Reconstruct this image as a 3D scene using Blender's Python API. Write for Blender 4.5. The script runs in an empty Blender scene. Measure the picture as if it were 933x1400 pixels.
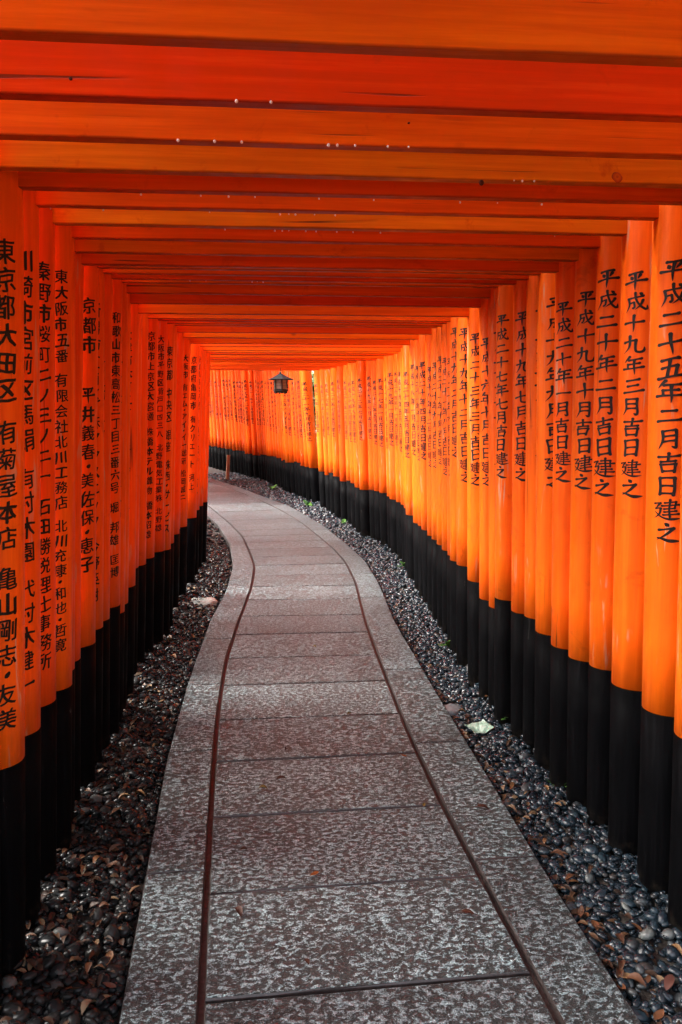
import bpy, bmesh, math, random
import numpy as np
from mathutils import Vector, Matrix
random.seed(7); RNG = np.random.default_rng(11)
S = bpy.context.scene
COL = S.collection

# ------------------------------------------------------------------ camera
CAMH = 1.5
FPX, HOR, CX, CY = 1105.0, 566.0, 466.5, 700.0
PITCH = math.atan((CY - HOR) / FPX)
YAW = math.atan(150 / FPX)
cam_data = bpy.data.cameras.new('camera')
cam = bpy.data.objects.new('camera', cam_data)
COL.objects.link(cam)
cam_data.sensor_fit = 'VERTICAL'
cam_data.sensor_height = 36.0
cam_data.sensor_width = 24.0
cam_data.lens = FPX / 1400 * 36.0
cam_data.clip_start = 0.05
cam_data.clip_end = 3000
cam.location = (0, 0, CAMH)
cam.rotation_euler = (math.radians(90) - PITCH, 0, -YAW)
S.camera = cam

# ------------------------------------------------------------------ light
SUN_EL, SUN_AZ = 38.0, -78.0          # degrees; azimuth from +Y towards +X (negative = from the left)
world = bpy.data.worlds.new('World'); S.world = world
world.use_nodes = True
wn = world.node_tree.nodes; wl = world.node_tree.links
wn.clear()
wo = wn.new('ShaderNodeOutputWorld'); bg = wn.new('ShaderNodeBackground')
sky = wn.new('ShaderNodeTexSky'); sky.sky_type = 'NISHITA'; sky.sun_disc = False
sky.sun_elevation = math.radians(SUN_EL); sky.sun_rotation = math.radians(SUN_AZ)
sky.air_density = 1.0; sky.dust_density = 4.0; sky.ozone_density = 1.0
hs = wn.new('ShaderNodeHueSaturation'); hs.inputs['Saturation'].default_value = 0.45
wl.new(sky.outputs[0], hs.inputs['Color']); wl.new(hs.outputs[0], bg.inputs['Color'])
bg.inputs['Strength'].default_value = 0.15
wl.new(bg.outputs[0], wo.inputs['Surface'])
sd = bpy.data.lights.new('sun', 'SUN'); sd.energy = 1.5; sd.angle = math.radians(35); sd.color = (1.0, 0.96, 0.9)
sun = bpy.data.objects.new('sun', sd); COL.objects.link(sun)
_az, _el = math.radians(SUN_AZ), math.radians(SUN_EL)
sdir = Vector((math.sin(_az) * math.cos(_el), math.cos(_az) * math.cos(_el), math.sin(_el)))
sun.rotation_euler = (-sdir).to_track_quat('-Z', 'Y').to_euler()
S.view_settings.view_transform = 'Standard'; S.view_settings.look = 'None'
S.view_settings.gamma = 1.0; S.view_settings.use_curve_mapping = False
S.view_settings.exposure = 3.4
S.cycles.max_bounces = 12; S.cycles.diffuse_bounces = 7; S.cycles.glossy_bounces = 4
S.cycles.use_denoising = True
S.cycles.caustics_reflective = False; S.cycles.caustics_refractive = False
S.cycles.sample_clamp_indirect = 6.0

# ------------------------------------------------------------------ pixel -> place
def ray(x, y):
    u = (x - CX) / FPX; v = -(y - CY) / FPX
    return u, math.cos(PITCH) + v * math.sin(PITCH), v * math.cos(PITCH) - math.sin(PITCH)
def at(x, y, z):                       # where a pixel of the photograph meets the level z
    u, fw, up = ray(x, y); t = (z - CAMH) / up
    X, Y = u * t, fw * t
    return X * math.cos(YAW) + Y * math.sin(YAW), -X * math.sin(YAW) + Y * math.cos(YAW)
def col_x(x, y, Y):                    # lateral place of a pixel column at distance Y
    u, fw, up = ray(x, y)
    a = u * math.cos(YAW) + fw * math.sin(YAW); b = -u * math.sin(YAW) + fw * math.cos(YAW)
    return a / b * Y, CAMH + up / b * Y

def curve(pts):
    xs = np.array([p[0] for p in pts], float); ys = np.array([p[1] for p in pts], float)
    fx = np.arange(xs[0] - 1, xs[-1] + 1, .02); fy = np.interp(fx, xs, ys)
    k = np.hanning(41); k /= k.sum()
    fy2 = np.convolve(np.pad(fy, 20, mode='edge'), k, mode='valid')
    return lambda Y: float(np.interp(Y, fx, fy2))
# (Y, X) of path edges, grooves, and the inner lines of the two rows of posts
PR = curve([(-4, .98), (1.7, .985), (2.5, 1.01), (3.1, 1.04), (4.1, 1.08), (5.64, 1.16), (7.02, 1.29), (8.12, 1.35), (9.28, 1.31), (10.92, 1.21), (12.95, .97), (14.76, .58), (16.86, .12), (18.94, -.42), (22, -1.35), (26, -2.9)])
GR = curve([(-4, .78), (2.9, .79), (3.57, .81), (4.7, .88), (5.66, .95), (7.05, 1.09), (8.02, 1.14), (8.76, 1.13), (9.84, 1.06), (11.19, .95), (12.67, .76), (14.4, .44), (16.7, -.08), (18.8, -.64), (22, -1.6), (26, -3.15)])
GL = curve([(-4, -.10), (3.0, -.10), (3.93, -.09), (4.91, -.05), (5.85, .04), (6.99, .16), (7.91, .215), (8.68, .19), (9.96, .12), (11.21, -.04), (13.12, -.34), (14.6, -.62), (16.7, -1.1), (18.8, -1.65), (22, -2.6), (26, -4.1)])
PL = curve([(-4, -.30), (3.5, -.30), (4.52, -.26), (5.88, -.17), (6.84, -.06), (7.94, .0), (9.30, -.03), (11.0, -.19), (11.85, -.33), (13.1, -.55), (14.6, -.84), (16.7, -1.32), (18.8, -1.87), (22, -2.82), (26, -4.3)])
XR = curve([(-4, 1.25), (2, 1.25), (3, 1.26), (4, 1.28), (5, 1.37), (5.6, 1.44), (6.3, 1.5), (7, 1.56), (8, 1.66), (8.8, 1.70), (9.5, 1.67), (10.5, 1.57), (11.5, 1.5), (12.8, 1.38), (13.6, 1.27), (15, 1.15), (16, 1.0), (17, .85), (18, .6), (19.5, .3), (20.8, .05), (22.7, -.3), (24.7, -.7), (27, -1.5)])
XL = curve([(-4, -.57), (4.8, -.56), (5.2, -.5), (5.6, -.44), (6.5, -.38), (7.2, -.33), (8.3, -.28), (9, -.29), (10, -.36), (11, -.48), (12, -.63), (13, -.8), (15, -1.2), (16, -1.42), (17, -1.68), (18, -1.95), (19.5, -2.35), (20.8, -2.65), (22.7, -3.2), (24.7, -3.8), (27, -4.6)])
ctr = lambda Y: .5 * (PR(Y) + PL(Y))
slope = lambda Y: (ctr(Y + .3) - ctr(Y - .3)) / .6

# ------------------------------------------------------------------ objects
def tag(o, label=None, cat=None, group=None, kind=None):
    if label: o['label'] = label
    if cat: o['category'] = cat
    if group: o['group'] = group
    if kind: o['kind'] = kind
    return o
def link(name, mesh, mat=None, parent=None, smooth=False):
    o = bpy.data.objects.new(name, mesh); COL.objects.link(o)
    if mat is not None:
        mesh.materials.clear(); mesh.materials.append(mat)
    if smooth:
        mesh.polygons.foreach_set('use_smooth', [True] * len(mesh.polygons))
    if parent is not None: o.parent = parent
    return o
def mesh_of(name, verts, faces):
    m = bpy.data.meshes.new(name); m.from_pydata([tuple(v) for v in verts], [], faces); m.update(); return m
def empty(name, loc=(0, 0, 0), rz=0.0):
    o = bpy.data.objects.new(name, None); COL.objects.link(o)
    o.location = loc; o.rotation_euler = (0, 0, rz); o.empty_display_size = .1
    return o
def bevel_box(name, x0, x1, y0, y1, z0, z1, b=.004, segs=1):
    bm = bmesh.new(); bmesh.ops.create_cube(bm, size=1.0)
    for v in bm.verts:
        v.co = Vector(((x0 + x1) / 2 + v.co.x * (x1 - x0), (y0 + y1) / 2 + v.co.y * (y1 - y0), (z0 + z1) / 2 + v.co.z * (z1 - z0)))
    bmesh.ops.bevel(bm, geom=bm.edges[:], offset=b, segments=segs, affect='EDGES', profile=.5)
    m = bpy.data.meshes.new(name); bm.to_mesh(m); bm.free(); return m

# ------------------------------------------------------------------ materials
class N:
    def __init__(s, name):
        s.m = bpy.data.materials.new(name); s.m.use_nodes = True
        s.t = s.m.node_tree; s.t.nodes.clear()
        s.out = s.t.nodes.new('ShaderNodeOutputMaterial'); s.b = s.t.nodes.new('ShaderNodeBsdfPrincipled')
        s.t.links.new(s.b.outputs[0], s.out.inputs['Surface'])
    def n(s, typ, **kw):
        x = s.t.nodes.new(typ)
        for k, v in kw.items():
            if k.startswith('i_'): x.inputs[k[2:].replace('_', ' ')].default_value = v
            else: setattr(x, k, v)
        return x
    def l(s, a, b): s.t.links.new(a, b)
    def set(s, **kw):
        for k, v in kw.items(): s.b.inputs[k.replace('_', ' ')].default_value = v
    def math(s, op, a, b=None, c=None, clamp=False):
        x = s.t.nodes.new('ShaderNodeMath'); x.operation = op; x.use_clamp = clamp
        for i, v in enumerate((a, b, c)):
            if v is None: continue
            if hasattr(v, 'is_linked') or hasattr(v, 'links'): s.l(v, x.inputs[i])
            else: x.inputs[i].default_value = v
        return x.outputs[0]
    def mix(s, fac, a, b, mode='MIX'):
        x = s.t.nodes.new('ShaderNodeMix'); x.data_type = 'RGBA'; x.blend_type = mode
        for i, v in ((0, fac), (6, a), (7, b)):
            if hasattr(v, 'links'): s.l(v, x.inputs[i])
            elif i == 0: x.inputs[i].default_value = v
            else: x.inputs[i].default_value = (*v, 1) if len(v) == 3 else v
        return x.outputs[2]
    def coords(s, scale=(1, 1, 1), rand=True, src='Object'):
        tc = s.n('ShaderNodeTexCoord'); mp = s.n('ShaderNodeMapping'); mp.inputs['Scale'].default_value = scale
        v = tc.outputs[src]
        if rand:
            oi = s.n('ShaderNodeObjectInfo'); cm = s.n('ShaderNodeCombineXYZ')
            r = s.math('MULTIPLY', oi.outputs['Random'], 37.0)
            for k in 'XYZ': s.l(r, cm.inputs[k])
            ad = s.n('ShaderNodeVectorMath'); ad.operation = 'ADD'
            s.l(v, ad.inputs[0]); s.l(cm.outputs[0], ad.inputs[1]); v = ad.outputs[0]
        s.l(v, mp.inputs['Vector']); return mp.outputs[0]
    def noise(s, vec, scale, detail=3, rough=.55, dist=0.0):
        x = s.n('ShaderNodeTexNoise'); x.inputs['Scale'].default_value = scale; x.inputs['Detail'].default_value = detail
        x.inputs['Roughness'].default_value = rough; x.inputs['Distortion'].default_value = dist
        s.l(vec, x.inputs['Vector']); return x.outputs['Fac']
    def ramp(s, fac, stops):
        x = s.n('ShaderNodeValToRGB'); e = x.color_ramp.elements
        while len(e) < len(stops): e.new(.5)
        for i, (p, c) in enumerate(stops):
            e[i].position = p; e[i].color = (*c, 1) if hasattr(c, '__len__') else (c, c, c, 1)
        s.l(fac, x.inputs[0]); return x.outputs[0]
    def bump(s, h, strength=.3, dist=.01, normal=None):
        x = s.n('ShaderNodeBump'); x.inputs['Strength'].default_value = strength; x.inputs['Distance'].default_value = dist
        s.l(h, x.inputs['Height'])
        if normal is not None: s.l(normal, x.inputs['Normal'])
        s.l(x.outputs[0], s.b.inputs['Normal']); return x.outputs[0]

def orange_paint(name, along, scratches=False, knots=False):
    g = N(name)
    # grain runs along the timber
    sc = (1, 1, .06) if along == 'Z' else (.06, 1, 1)
    v = g.coords(sc)
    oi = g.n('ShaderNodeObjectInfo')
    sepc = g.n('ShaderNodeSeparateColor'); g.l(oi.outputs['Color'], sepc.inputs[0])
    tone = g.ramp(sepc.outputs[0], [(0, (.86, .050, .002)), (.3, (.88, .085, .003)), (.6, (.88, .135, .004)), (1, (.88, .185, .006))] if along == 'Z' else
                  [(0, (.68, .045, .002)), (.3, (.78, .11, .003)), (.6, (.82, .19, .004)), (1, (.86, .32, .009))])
    fine = g.noise(v, 70, 5, .6)
    broad = g.noise(g.coords((1, 1, .35) if along == 'Z' else (.35, 1, 1)), 5, 3, .5)
    c = g.mix(g.ramp(broad, [(.3, 0), (.75, .35)]), tone, (.72, .075, .004))
    c = g.mix(g.ramp(fine, [(.35, 0), (.8, .35)]), c, (.50, .06, .008))
    st = g.noise(g.coords((1, 1, .035) if along == 'Z' else (.035, 1, 1)), 40, 5, .65, .15)
    k_ = .20 if along == 'Z' else .30
    c = g.mix(g.ramp(st, [(.42, k_), (.62, 0)]), c, (.34, .035, .003))
    c = g.mix(g.ramp(st, [(.56, 0), (.78, k_ * .7)]), c, (.90, .26, .03))
    v1 = g.coords((1, 1, 1))
    blot = g.ramp(g.noise(v1, 7, 5, .7, .6), [(.60, 0), (.70, .45)])
    c = g.mix(blot, c, (.40, .045, .006))
    crack = g.noise(g.coords((1, 1, .025) if along == 'Z' else (.025, 1, 1)), 55, 2, .5, .4)
    cr = g.ramp(crack, [(.685, 0), (.72, 1)])
    spots = g.ramp(g.noise(v1, 2.3, 2, .5), [(.46, 0), (.58, 1)])
    crm = g.math('MULTIPLY', cr, spots)
    c = g.mix(g.math('MULTIPLY', crm, .75), c, (.06, .022, .012))
    if scratches:      # worn grey streaks and pale scuffs
        w = g.noise(g.coords((1, 1, .09)), 30, 3, .6, .8)
        wear = g.math('MULTIPLY', g.ramp(w, [(.60, 0), (.65, 1)]), g.ramp(g.noise(v1, 2.6, 3, .6), [(.50, 0), (.62, .7)]))
        c = g.mix(wear, c, (.46, .33, .22))
    kh = None
    if knots:
        vo = g.n('ShaderNodeTexVoronoi'); vo.inputs['Scale'].default_value = 2.6; vo.inputs['Randomness'].default_value = 1
        g.l(g.coords((.9, 1, 1.0)), vo.inputs['Vector'])
        kn = g.ramp(vo.outputs['Distance'], [(.03, 1), (.075, .0)])
        c = g.mix(g.math('MULTIPLY', kn, .8), c, (.10, .018, .006))
        kh = kn
    if knots:      # shade of the gaps between beams, painted dark along each lower edge
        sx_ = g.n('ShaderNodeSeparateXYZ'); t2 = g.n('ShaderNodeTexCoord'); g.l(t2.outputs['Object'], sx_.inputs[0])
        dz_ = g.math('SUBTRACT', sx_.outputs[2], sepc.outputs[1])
        wet = g.math('ADD', g.math('MULTIPLY', dz_, -125.0), g.math('MULTIPLY', g.noise(g.coords((.25, 1, 1)), 14, 4, .6), 1.3))  # mask of the painted gap shade, made ragged by noise
        c = g.mix(g.ramp(wet, [(.05, 0), (.60, .70)]), c, (.10, .012, .004))  # the mask wet paints gap shade into the colour, not damp
    g.l(c, g.b.inputs['Base Color'])
    rg = g.ramp(g.noise(g.coords((1, 1, .3)), 22, 3), [(.3, .34), (.75, .55)])
    g.l(rg, g.b.inputs['Roughness'])
    g.set(Specular_IOR_Level=.10)
    h = g.math('SUBTRACT', g.math('MULTIPLY', g.math('ADD', fine, st), .35), g.math('MULTIPLY', crm, 1.2))
    if kh is not None: h = g.math('SUBTRACT', h, kh)
    und = g.noise(v1, 9, 2)
    h = g.math('ADD', h, g.math('MULTIPLY', und, .8))
    g.bump(h, .35, .004)
    return g.m
M = {}
M['post'] = orange_paint('vermilion_post_paint', 'Z', scratches=True)
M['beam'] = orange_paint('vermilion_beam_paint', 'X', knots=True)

g = N('black_post_paint')
v = g.coords((1, 1, .05)); n1 = g.noise(v, 50, 5, .65)
c = g.ramp(n1, [(.3, (.0010, .0010, .0012)), (.62, (.0024, .0024, .0028)), (.82, (.014, .014, .016))])
sp = g.n('ShaderNodeSeparateXYZ'); tco = g.n('ShaderNodeTexCoord'); g.l(tco.outputs['Object'], sp.inputs[0])
mud = g.math('SUBTRACT', g.noise(g.coords(), 30, 5, .7), g.math('MULTIPLY', sp.outputs[2], 1.6))
c = g.mix(g.ramp(mud, [(.42, 0), (.62, .7)]), c, (.016, .013, .010))
sc_ = g.math('MULTIPLY', g.ramp(g.noise(g.coords((1, 1, .2)), 40, 3, .7, 1.0), [(.68, 0), (.72, 1)]), g.ramp(g.noise(g.coords(), 4, 2), [(.5, 0), (.6, .7)]))
c = g.mix(sc_, c, (.06, .055, .05))
g.l(c, g.b.inputs['Base Color'])
g.l(g.ramp(g.noise(g.coords(), 8, 3), [(.3, .5), (.7, .75)]), g.b.inputs['Roughness']); g.bump(n1, .5, .004); g.set(Specular_IOR_Level=.02)
M['black'] = g.m
g = N('inscription_ink')
n1 = g.noise(g.coords(), 90, 4, .7)
g.l(g.ramp(n1, [(.35, (.003, .002, .002)), (.62, (.010, .006, .004)), (.85, (.09, .022, .006))]), g.b.inputs['Base Color']); g.set(Roughness=.4, Specular_IOR_Level=.2); g.bump(n1, .6, .002); M['ink'] = g.m
g = N('red_ink'); g.set(Base_Color=(.16, .012, .006, 1), Roughness=.5); M['redink'] = g.m
g = N('copper_cap_black'); g.set(Base_Color=(.02, .02, .02, 1), Roughness=.5); M['cap'] = g.m

def granite():
    g = N('wet_hammered_granite')
    v = g.coords((1, 1, 1), rand=True)
    va = g.coords((1.0, 1.4, 1.0), rand=True)
    oi = g.n('ShaderNodeObjectInfo')
    n1 = g.noise(va, 50, 4, .62, .5)            # the hammered lumps
    n2 = g.noise(v, 210, 3, .6)                # crystals
    n3 = g.noise(v, 3.2, 3, .55)               # damp and dry areas
    thr = g.math('ADD', n1, g.math('MULTIPLY', g.math('SUBTRACT', n3, .5), .12))
    thr = g.math('ADD', thr, g.math('MULTIPLY', g.math('SUBTRACT', n2, .5), .25))
    top = g.ramp(thr, [(.485, 0), (.59, 1)])
    low = g.mix(n3, (.023, .028, .028), (.042, .051, .052))
    high = g.mix(g.ramp(n2, [(.35, 0), (.65, 1)]), (.15, .205, .215), (.49, .67, .72))
    c = g.mix(top, low, high)
    tint = g.mix(oi.outputs['Random'], (.62, .57, .56), (1.0, 1.0, .98))
    c = g.mix(1.0, c, tint, 'MULTIPLY')
    stain = g.ramp(g.noise(v, 1.4, 4, .6), [(.60, 0), (.78, .2)])
    c = g.mix(stain, c, (.040, .030, .030))
    g.l(c, g.b.inputs['Base Color'])
    g.l(g.ramp(thr, [(.42, .28), (.62, .52)]), g.b.inputs['Roughness'])
    g.set(Specular_IOR_Level=.42)
    h = g.math('ADD', g.ramp(thr, [(.40, 0), (.68, 1)]), g.math('MULTIPLY', n2, .25))
    g.bump(h, 1.0, .016)
    return g.m
M['granite'] = granite()
g = N('mortar'); v = g.coords(rand=False); n1 = g.noise(v, 60, 4)
g.l(g.ramp(n1, [(.3, (.022, .014, .012)), (.7, (.055, .034, .030))]), g.b.inputs['Base Color']); g.set(Roughness=.5); g.bump(n1, .6, .003)
M['mortar'] = g.m
g = N('silted_joint_face'); n1 = g.noise(g.coords(rand=False), 80, 4)
g.l(g.ramp(n1, [(.3, (.012, .009, .008)), (.7, (.035, .026, .024))]), g.b.inputs['Base Color']); g.set(Roughness=.5); M['joint'] = g.m
g = N('dark_soil'); v = g.coords(rand=False); n1 = g.noise(v, 25, 6, .65)
g.l(g.ramp(n1, [(.3, (.012, .009, .007)), (.6, (.035, .025, .018)), (.8, (.07, .05, .035))]), g.b.inputs['Base Color']); g.set(Roughness=.75); g.bump(n1, .8, .02)
M['soil'] = g.m
g = N('forest_floor'); v = g.coords(rand=False); n1 = g.noise(v, 1.2, 8, .7)
g.l(g.ramp(n1, [(.3, (.03, .03, .014)), (.55, (.07, .06, .03)), (.75, (.05, .085, .025))]), g.b.inputs['Base Color']); g.set(Roughness=.9); g.bump(n1, .8, .1)
M['floor'] = g.m
STOPS = {'wet_pebble': [(0, (.002, .006, .010)), (.45, (.005, .012, .019)), (.75, (.010, .024, .034)), (.9, (.018, .015, .013)), (.97, (.05, .06, .065)), (1, (.12, .13, .12))]}
STOPS['wet_pebbles'] = STOPS['wet_pebble']
STOPS['shaded_dirty_pebbles'] = [(0, (.0025, .0025, .003)), (.5, (.006, .006, .0065)), (.8, (.010, .009, .008)), (.95, (.018, .017, .016)), (1, (.07, .07, .065))]  # left side: dirt, with the shade of that verge darkened into the colour
STOPS['shaded_dirty_pebble'] = STOPS['shaded_dirty_pebbles']
def pebble_mat(name, island):
    g = N(name)
    if island: r = g.n('ShaderNodeNewGeometry').outputs['Random Per Island']
    else: r = g.n('ShaderNodeObjectInfo').outputs['Random']
    c = g.ramp(r, STOPS[name])
    n1 = g.noise(g.coords(rand=not island), 120, 3)
    c = g.mix(g.math('MULTIPLY', n1, .5), c, (.02, .022, .022))
    g.l(c, g.b.inputs['Base Color'])
    g.l(g.ramp(r, [(0, .16), (1, .32)]), g.b.inputs['Roughness']); g.set(Specular_IOR_Level=.32 if "wet" in name else .12)
    g.bump(n1, .15, .002); return g.m
M['pebble'] = pebble_mat('wet_pebble', False); M['pebbles'] = pebble_mat('wet_pebbles', True); M['dpebbles'] = pebble_mat('shaded_dirty_pebbles', True); M['dpebble'] = pebble_mat('shaded_dirty_pebble', False)
def leaf_mat(name, stops, island=False, rough=.4):
    g = N(name)
    r = g.n('ShaderNodeNewGeometry').outputs['Random Per Island'] if island else g.n('ShaderNodeObjectInfo').outputs['Random']
    c = g.ramp(r, stops); n1 = g.noise(g.coords(), 60, 3)
    c = g.mix(g.math('MULTIPLY', n1, .35), c, (.04, .02, .01))
    g.l(c, g.b.inputs['Base Color']); g.set(Roughness=rough + .15, Specular_IOR_Level=.2); return g.m
M['deadleaf'] = leaf_mat('fallen_leaf_brown', [(0, (.04, .018, .010)), (.3, (.09, .034, .014)), (.6, (.13, .060, .022)), (.8, (.17, .10, .045)), (.9, (.05, .012, .010)), (1, (.24, .18, .11))])
M['litter'] = leaf_mat('leaf_litter', [(0, (.012, .008, .006)), (.4, (.035, .017, .010)), (.75, (.06, .030, .014)), (1, (.15, .10, .055))], True)
M['green'] = leaf_mat('fresh_green_leaf', [(0, (.03, .10, .014)), (1, (.07, .19, .028))], True)
M['orangeleaf'] = leaf_mat('orange_leaf', [(0, (.20, .06, .015)), (1, (.20, .06, .015))])
M['ochreleaf'] = leaf_mat('ochre_leaf', [(0, (.12, .08, .02)), (1, (.12, .08, .02))])
M['redleaf'] = leaf_mat('dark_red_leaf', [(0, (.035, .012, .008)), (1, (.035, .012, .008))])
M['crown'] = leaf_mat('tree_foliage', [(0, (.035, .075, .018)), (.5, (.055, .12, .025)), (1, (.10, .18, .04))], True, .5)
g = N('bark'); n1 = g.noise(g.coords((1, 1, .2)), 20, 5)
g.l(g.ramp(n1, [(.3, (.04, .03, .022)), (.7, (.12, .09, .065))]), g.b.inputs['Base Color']); g.set(Roughness=.85); g.bump(n1, .8, .02); M['bark'] = g.m
g = N('paper_scrap'); n1 = g.noise(g.coords(), 45, 3)
g.l(g.ramp(n1, [(.42, (.30, .38, .32)), (.55, (.16, .30, .22)), (.68, (.34, .34, .28))]), g.b.inputs['Base Color']); g.set(Roughness=.35); M['paper'] = g.m
g = N('raindrop'); g.set(Base_Color=(.95, .97, 1, 1), Roughness=.05, Transmission_Weight=.25, IOR=1.33); M['drop'] = g.m  # milky white base stands in for sky light refracted by the drop
g = N('lantern_metal'); n1 = g.noise(g.coords(), 30, 3)
g.l(g.ramp(n1, [(.3, (.004, .004, .004)), (.7, (.012, .015, .014))]), g.b.inputs['Base Color']); g.set(Roughness=.55, Specular_IOR_Level=.2); M['lmetal'] = g.m
g = N('lantern_pane'); g.set(Base_Color=(.16, .14, .11, 1), Roughness=.35); g.set(Transmission_Weight=.2); M['pane'] = g.m
g = N('stake_wood'); n1 = g.noise(g.coords((1, 1, .1)), 60, 4)
g.l(g.ramp(n1, [(.3, (.26, .17, .09)), (.7, (.42, .30, .18))]), g.b.inputs['Base Color']); g.set(Roughness=.7); M['stake'] = g.m

# ------------------------------------------------------------------ terrain
def grid_sheet(name, mat, x0, x1, y0, y1, nx, ny, fn, kind='structure', parent=None):
    vs = [(x0 + (x1 - x0) * i / nx, y0 + (y1 - y0) * j / ny) for j in range(ny + 1) for i in range(nx + 1)]
    vs = [(x, y, fn(x, y)) for x, y in vs]
    fs = [(j * (nx + 1) + i, j * (nx + 1) + i + 1, (j + 1) * (nx + 1) + i + 1, (j + 1) * (nx + 1) + i) for j in range(ny) for i in range(nx)]
    o = link(name, mesh_of(name, vs, fs), mat, parent, True)
    if kind: o['kind'] = kind
    return o
grid_sheet('ground', M['floor'], -900, 900, -900, 900, 4, 4, lambda x, y: -.16)
def hill(x, y):
    d = x - 3.0 - .15 * math.sin(y * .7)
    return -.14 + (0 if d < 0 else min(d * .75, 3 + d * .45)) + (.12 * math.sin(x * 1.7 + y) + .1 * math.sin(y * 2.3 - x) if d > .2 else 0)
grid_sheet('hillside', M['floor'], 2.4, 90, -60, 120, 60, 90, hill)

def light_block_bank(x, y):  # unseen bank, added to hold back low light from the left
    d = -(x + 1.5) + .1 * math.sin(y * .9)
    return -.15 + min(max(d, 0) * 1.1, 1.15 + 1.3 * min(max((y - 9) / 4, 0), 1)) + .04 * math.sin(x * 3 + y * 2)
_bx = curve([(-4, 0), (9, 0), (13, -.5), (17, -1.5), (20, -2.3), (24, -3.6), (30, -5.6)])
grid_sheet('light_block_bank', M['floor'], -16, -1.2, -8, 34, 60, 80, lambda x, y: light_block_bank(x - _bx(y), y))
def gravel_z(Y, x):
    """level of the gravel surface beside the path"""
    if x > ctr(Y): t = (x - PR(Y)) / max(.05, XR(Y) - PR(Y))
    else: t = (PL(Y) - x) / max(.05, PL(Y) - XL(Y))
    return -.045 + .05 * min(max(t, 0), 1.3)
def strip_sheet(name, mat, fa, fb, y0, y1, ny, nx, zf, parent=None):
    vs = []; fs = []
    for j in range(ny + 1):
        Y = y0 + (y1 - y0) * j / ny
        for i in range(nx + 1):
            X = fa(Y) + (fb(Y) - fa(Y)) * i / nx
            vs.append((X, Y, zf(Y, X)))
    for j in range(ny):
        for i in range(nx):
            a = j * (nx + 1) + i; fs.append((a, a + 1, a + nx + 2, a + nx + 1))
    o = link(name, mesh_of(name, vs, fs), mat, parent, True); o['kind'] = 'structure'
    return o
bed_r = strip_sheet('gravel_verge', M['soil'], lambda Y: PR(Y) - .02, lambda Y: XR(Y) + .75, -3.5, 26, 240, 6, lambda Y, X: gravel_z(Y, X) - .016)
bed_l = strip_sheet('gravel_verge', M['soil'], lambda Y: XL(Y) - .75, lambda Y: PL(Y) + .02, -3.5, 26, 240, 6, lambda Y, X: gravel_z(Y, X) - .016)

# ------------------------------------------------------------------ the path
path = strip_sheet('path', M['mortar'], lambda Y: PL(Y) + .006, lambda Y: PR(Y) - .006, -3.5, 25.5, 300, 6, lambda Y, X: -.024)
def slab(u0, u1, s0, s1, fa, fb):
    """one stone between the curves fa, fb and the cross joints s0, s1"""
    n, k = 5, 5
    def P(s, u):
        x = fa(s) + (fb(s) - fa(s)) * u
        y = s - slope(s) * (x - ctr(s)) * .9
        x = fa(y) + (fb(y) - fa(y)) * u
        return x, y
    L = s1 - s0; W = abs(fb(s0) - fa(s0))
    rings = []
    dz = random.uniform(-.0015, .0015)
    for inset, z in ((0.0, -.05), (0.0, -.007 + dz), (.003, -.0015 + dz), (.007, dz)):
        pts = []
        a0, a1 = s0 + inset, s1 - inset; b0, b1 = inset / W, 1 - inset / W
        for i in range(n): pts.append(P(a0, b0 + (b1 - b0) * i / n))
        for i in range(k): pts.append(P(a0 + (a1 - a0) * i / k, b1))
        for i in range(n): pts.append(P(a1, b1 - (b1 - b0) * i / n))
        for i in range(k): pts.append(P(a1 - (a1 - a0) * i / k, b0))
        rings.append([(x + RNG.normal(0, .0008), y + RNG.normal(0, .0008), z) for x, y in pts])
    m = len(rings[0]); vs = [p for r in rings for p in r]; fs = []
    for r in range(3):
        for i in range(m):
            j = (i + 1) % m; fs.append((r * m + i, r * m + j, (r + 1) * m + j, (r + 1) * m + i))
    # top as a grid so that it follows the bend
    fs.append(tuple(range(3 * m, 4 * m)))
    me = mesh_of('paving_slab', vs, fs)
    o = link('paving_slab', me, M['granite'], path)
    me.materials.append(M['joint'])
    for i, f in enumerate(me.polygons): f.material_index = 1 if i < 2 * m else 0     # silt-stained sides
    return o
# cross joints read off the photograph, then carried on
seams = [at(275, 1371, 0)[1], at(285, 1224, 0)[1], at(290, 1118.6, 0)[1], at(293, 1043, 0)[1], at(296, 986, 0)[1]]
while seams[0] > -3: seams.insert(0, seams[0] - .52)
while seams[-1] < 24.5: seams.append(seams[-1] + random.uniform(.49, .56))
for a, b in zip(seams[:-1], seams[1:]):
    slab(0, 1, a + .0058, b - .0058, lambda Y: GL(Y) + .010, lambda Y: GR(Y) - .010)
sl = [at(195, 1197, 0)[1], at(230, 1030, 0)[1]]
while sl[0] > -3: sl.insert(0, sl[0] - .98)
while sl[-1] < 24.3: sl.append(sl[-1] + random.uniform(.85, 1.02))
for a, b in zip(sl[:-1], sl[1:]):
    slab(0, 1, a + .003, b - .003, PL, lambda Y: GL(Y) - .009)
sr = [at(725, 1168, 0)[1], at(640, 1010.5, 0)[1], at(565, 912, 0)[1], at(537, 852, 0)[1]]
while sr[0] > -3: sr.insert(0, sr[0] - .98)
while sr[-1] < 24.3: sr.append(sr[-1] + random.uniform(.9, 1.05))
for a, b in zip(sr[:-1], sr[1:]):
    slab(0, 1, a + .003, b - .003, lambda Y: GR(Y) + .009, PR)

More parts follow.
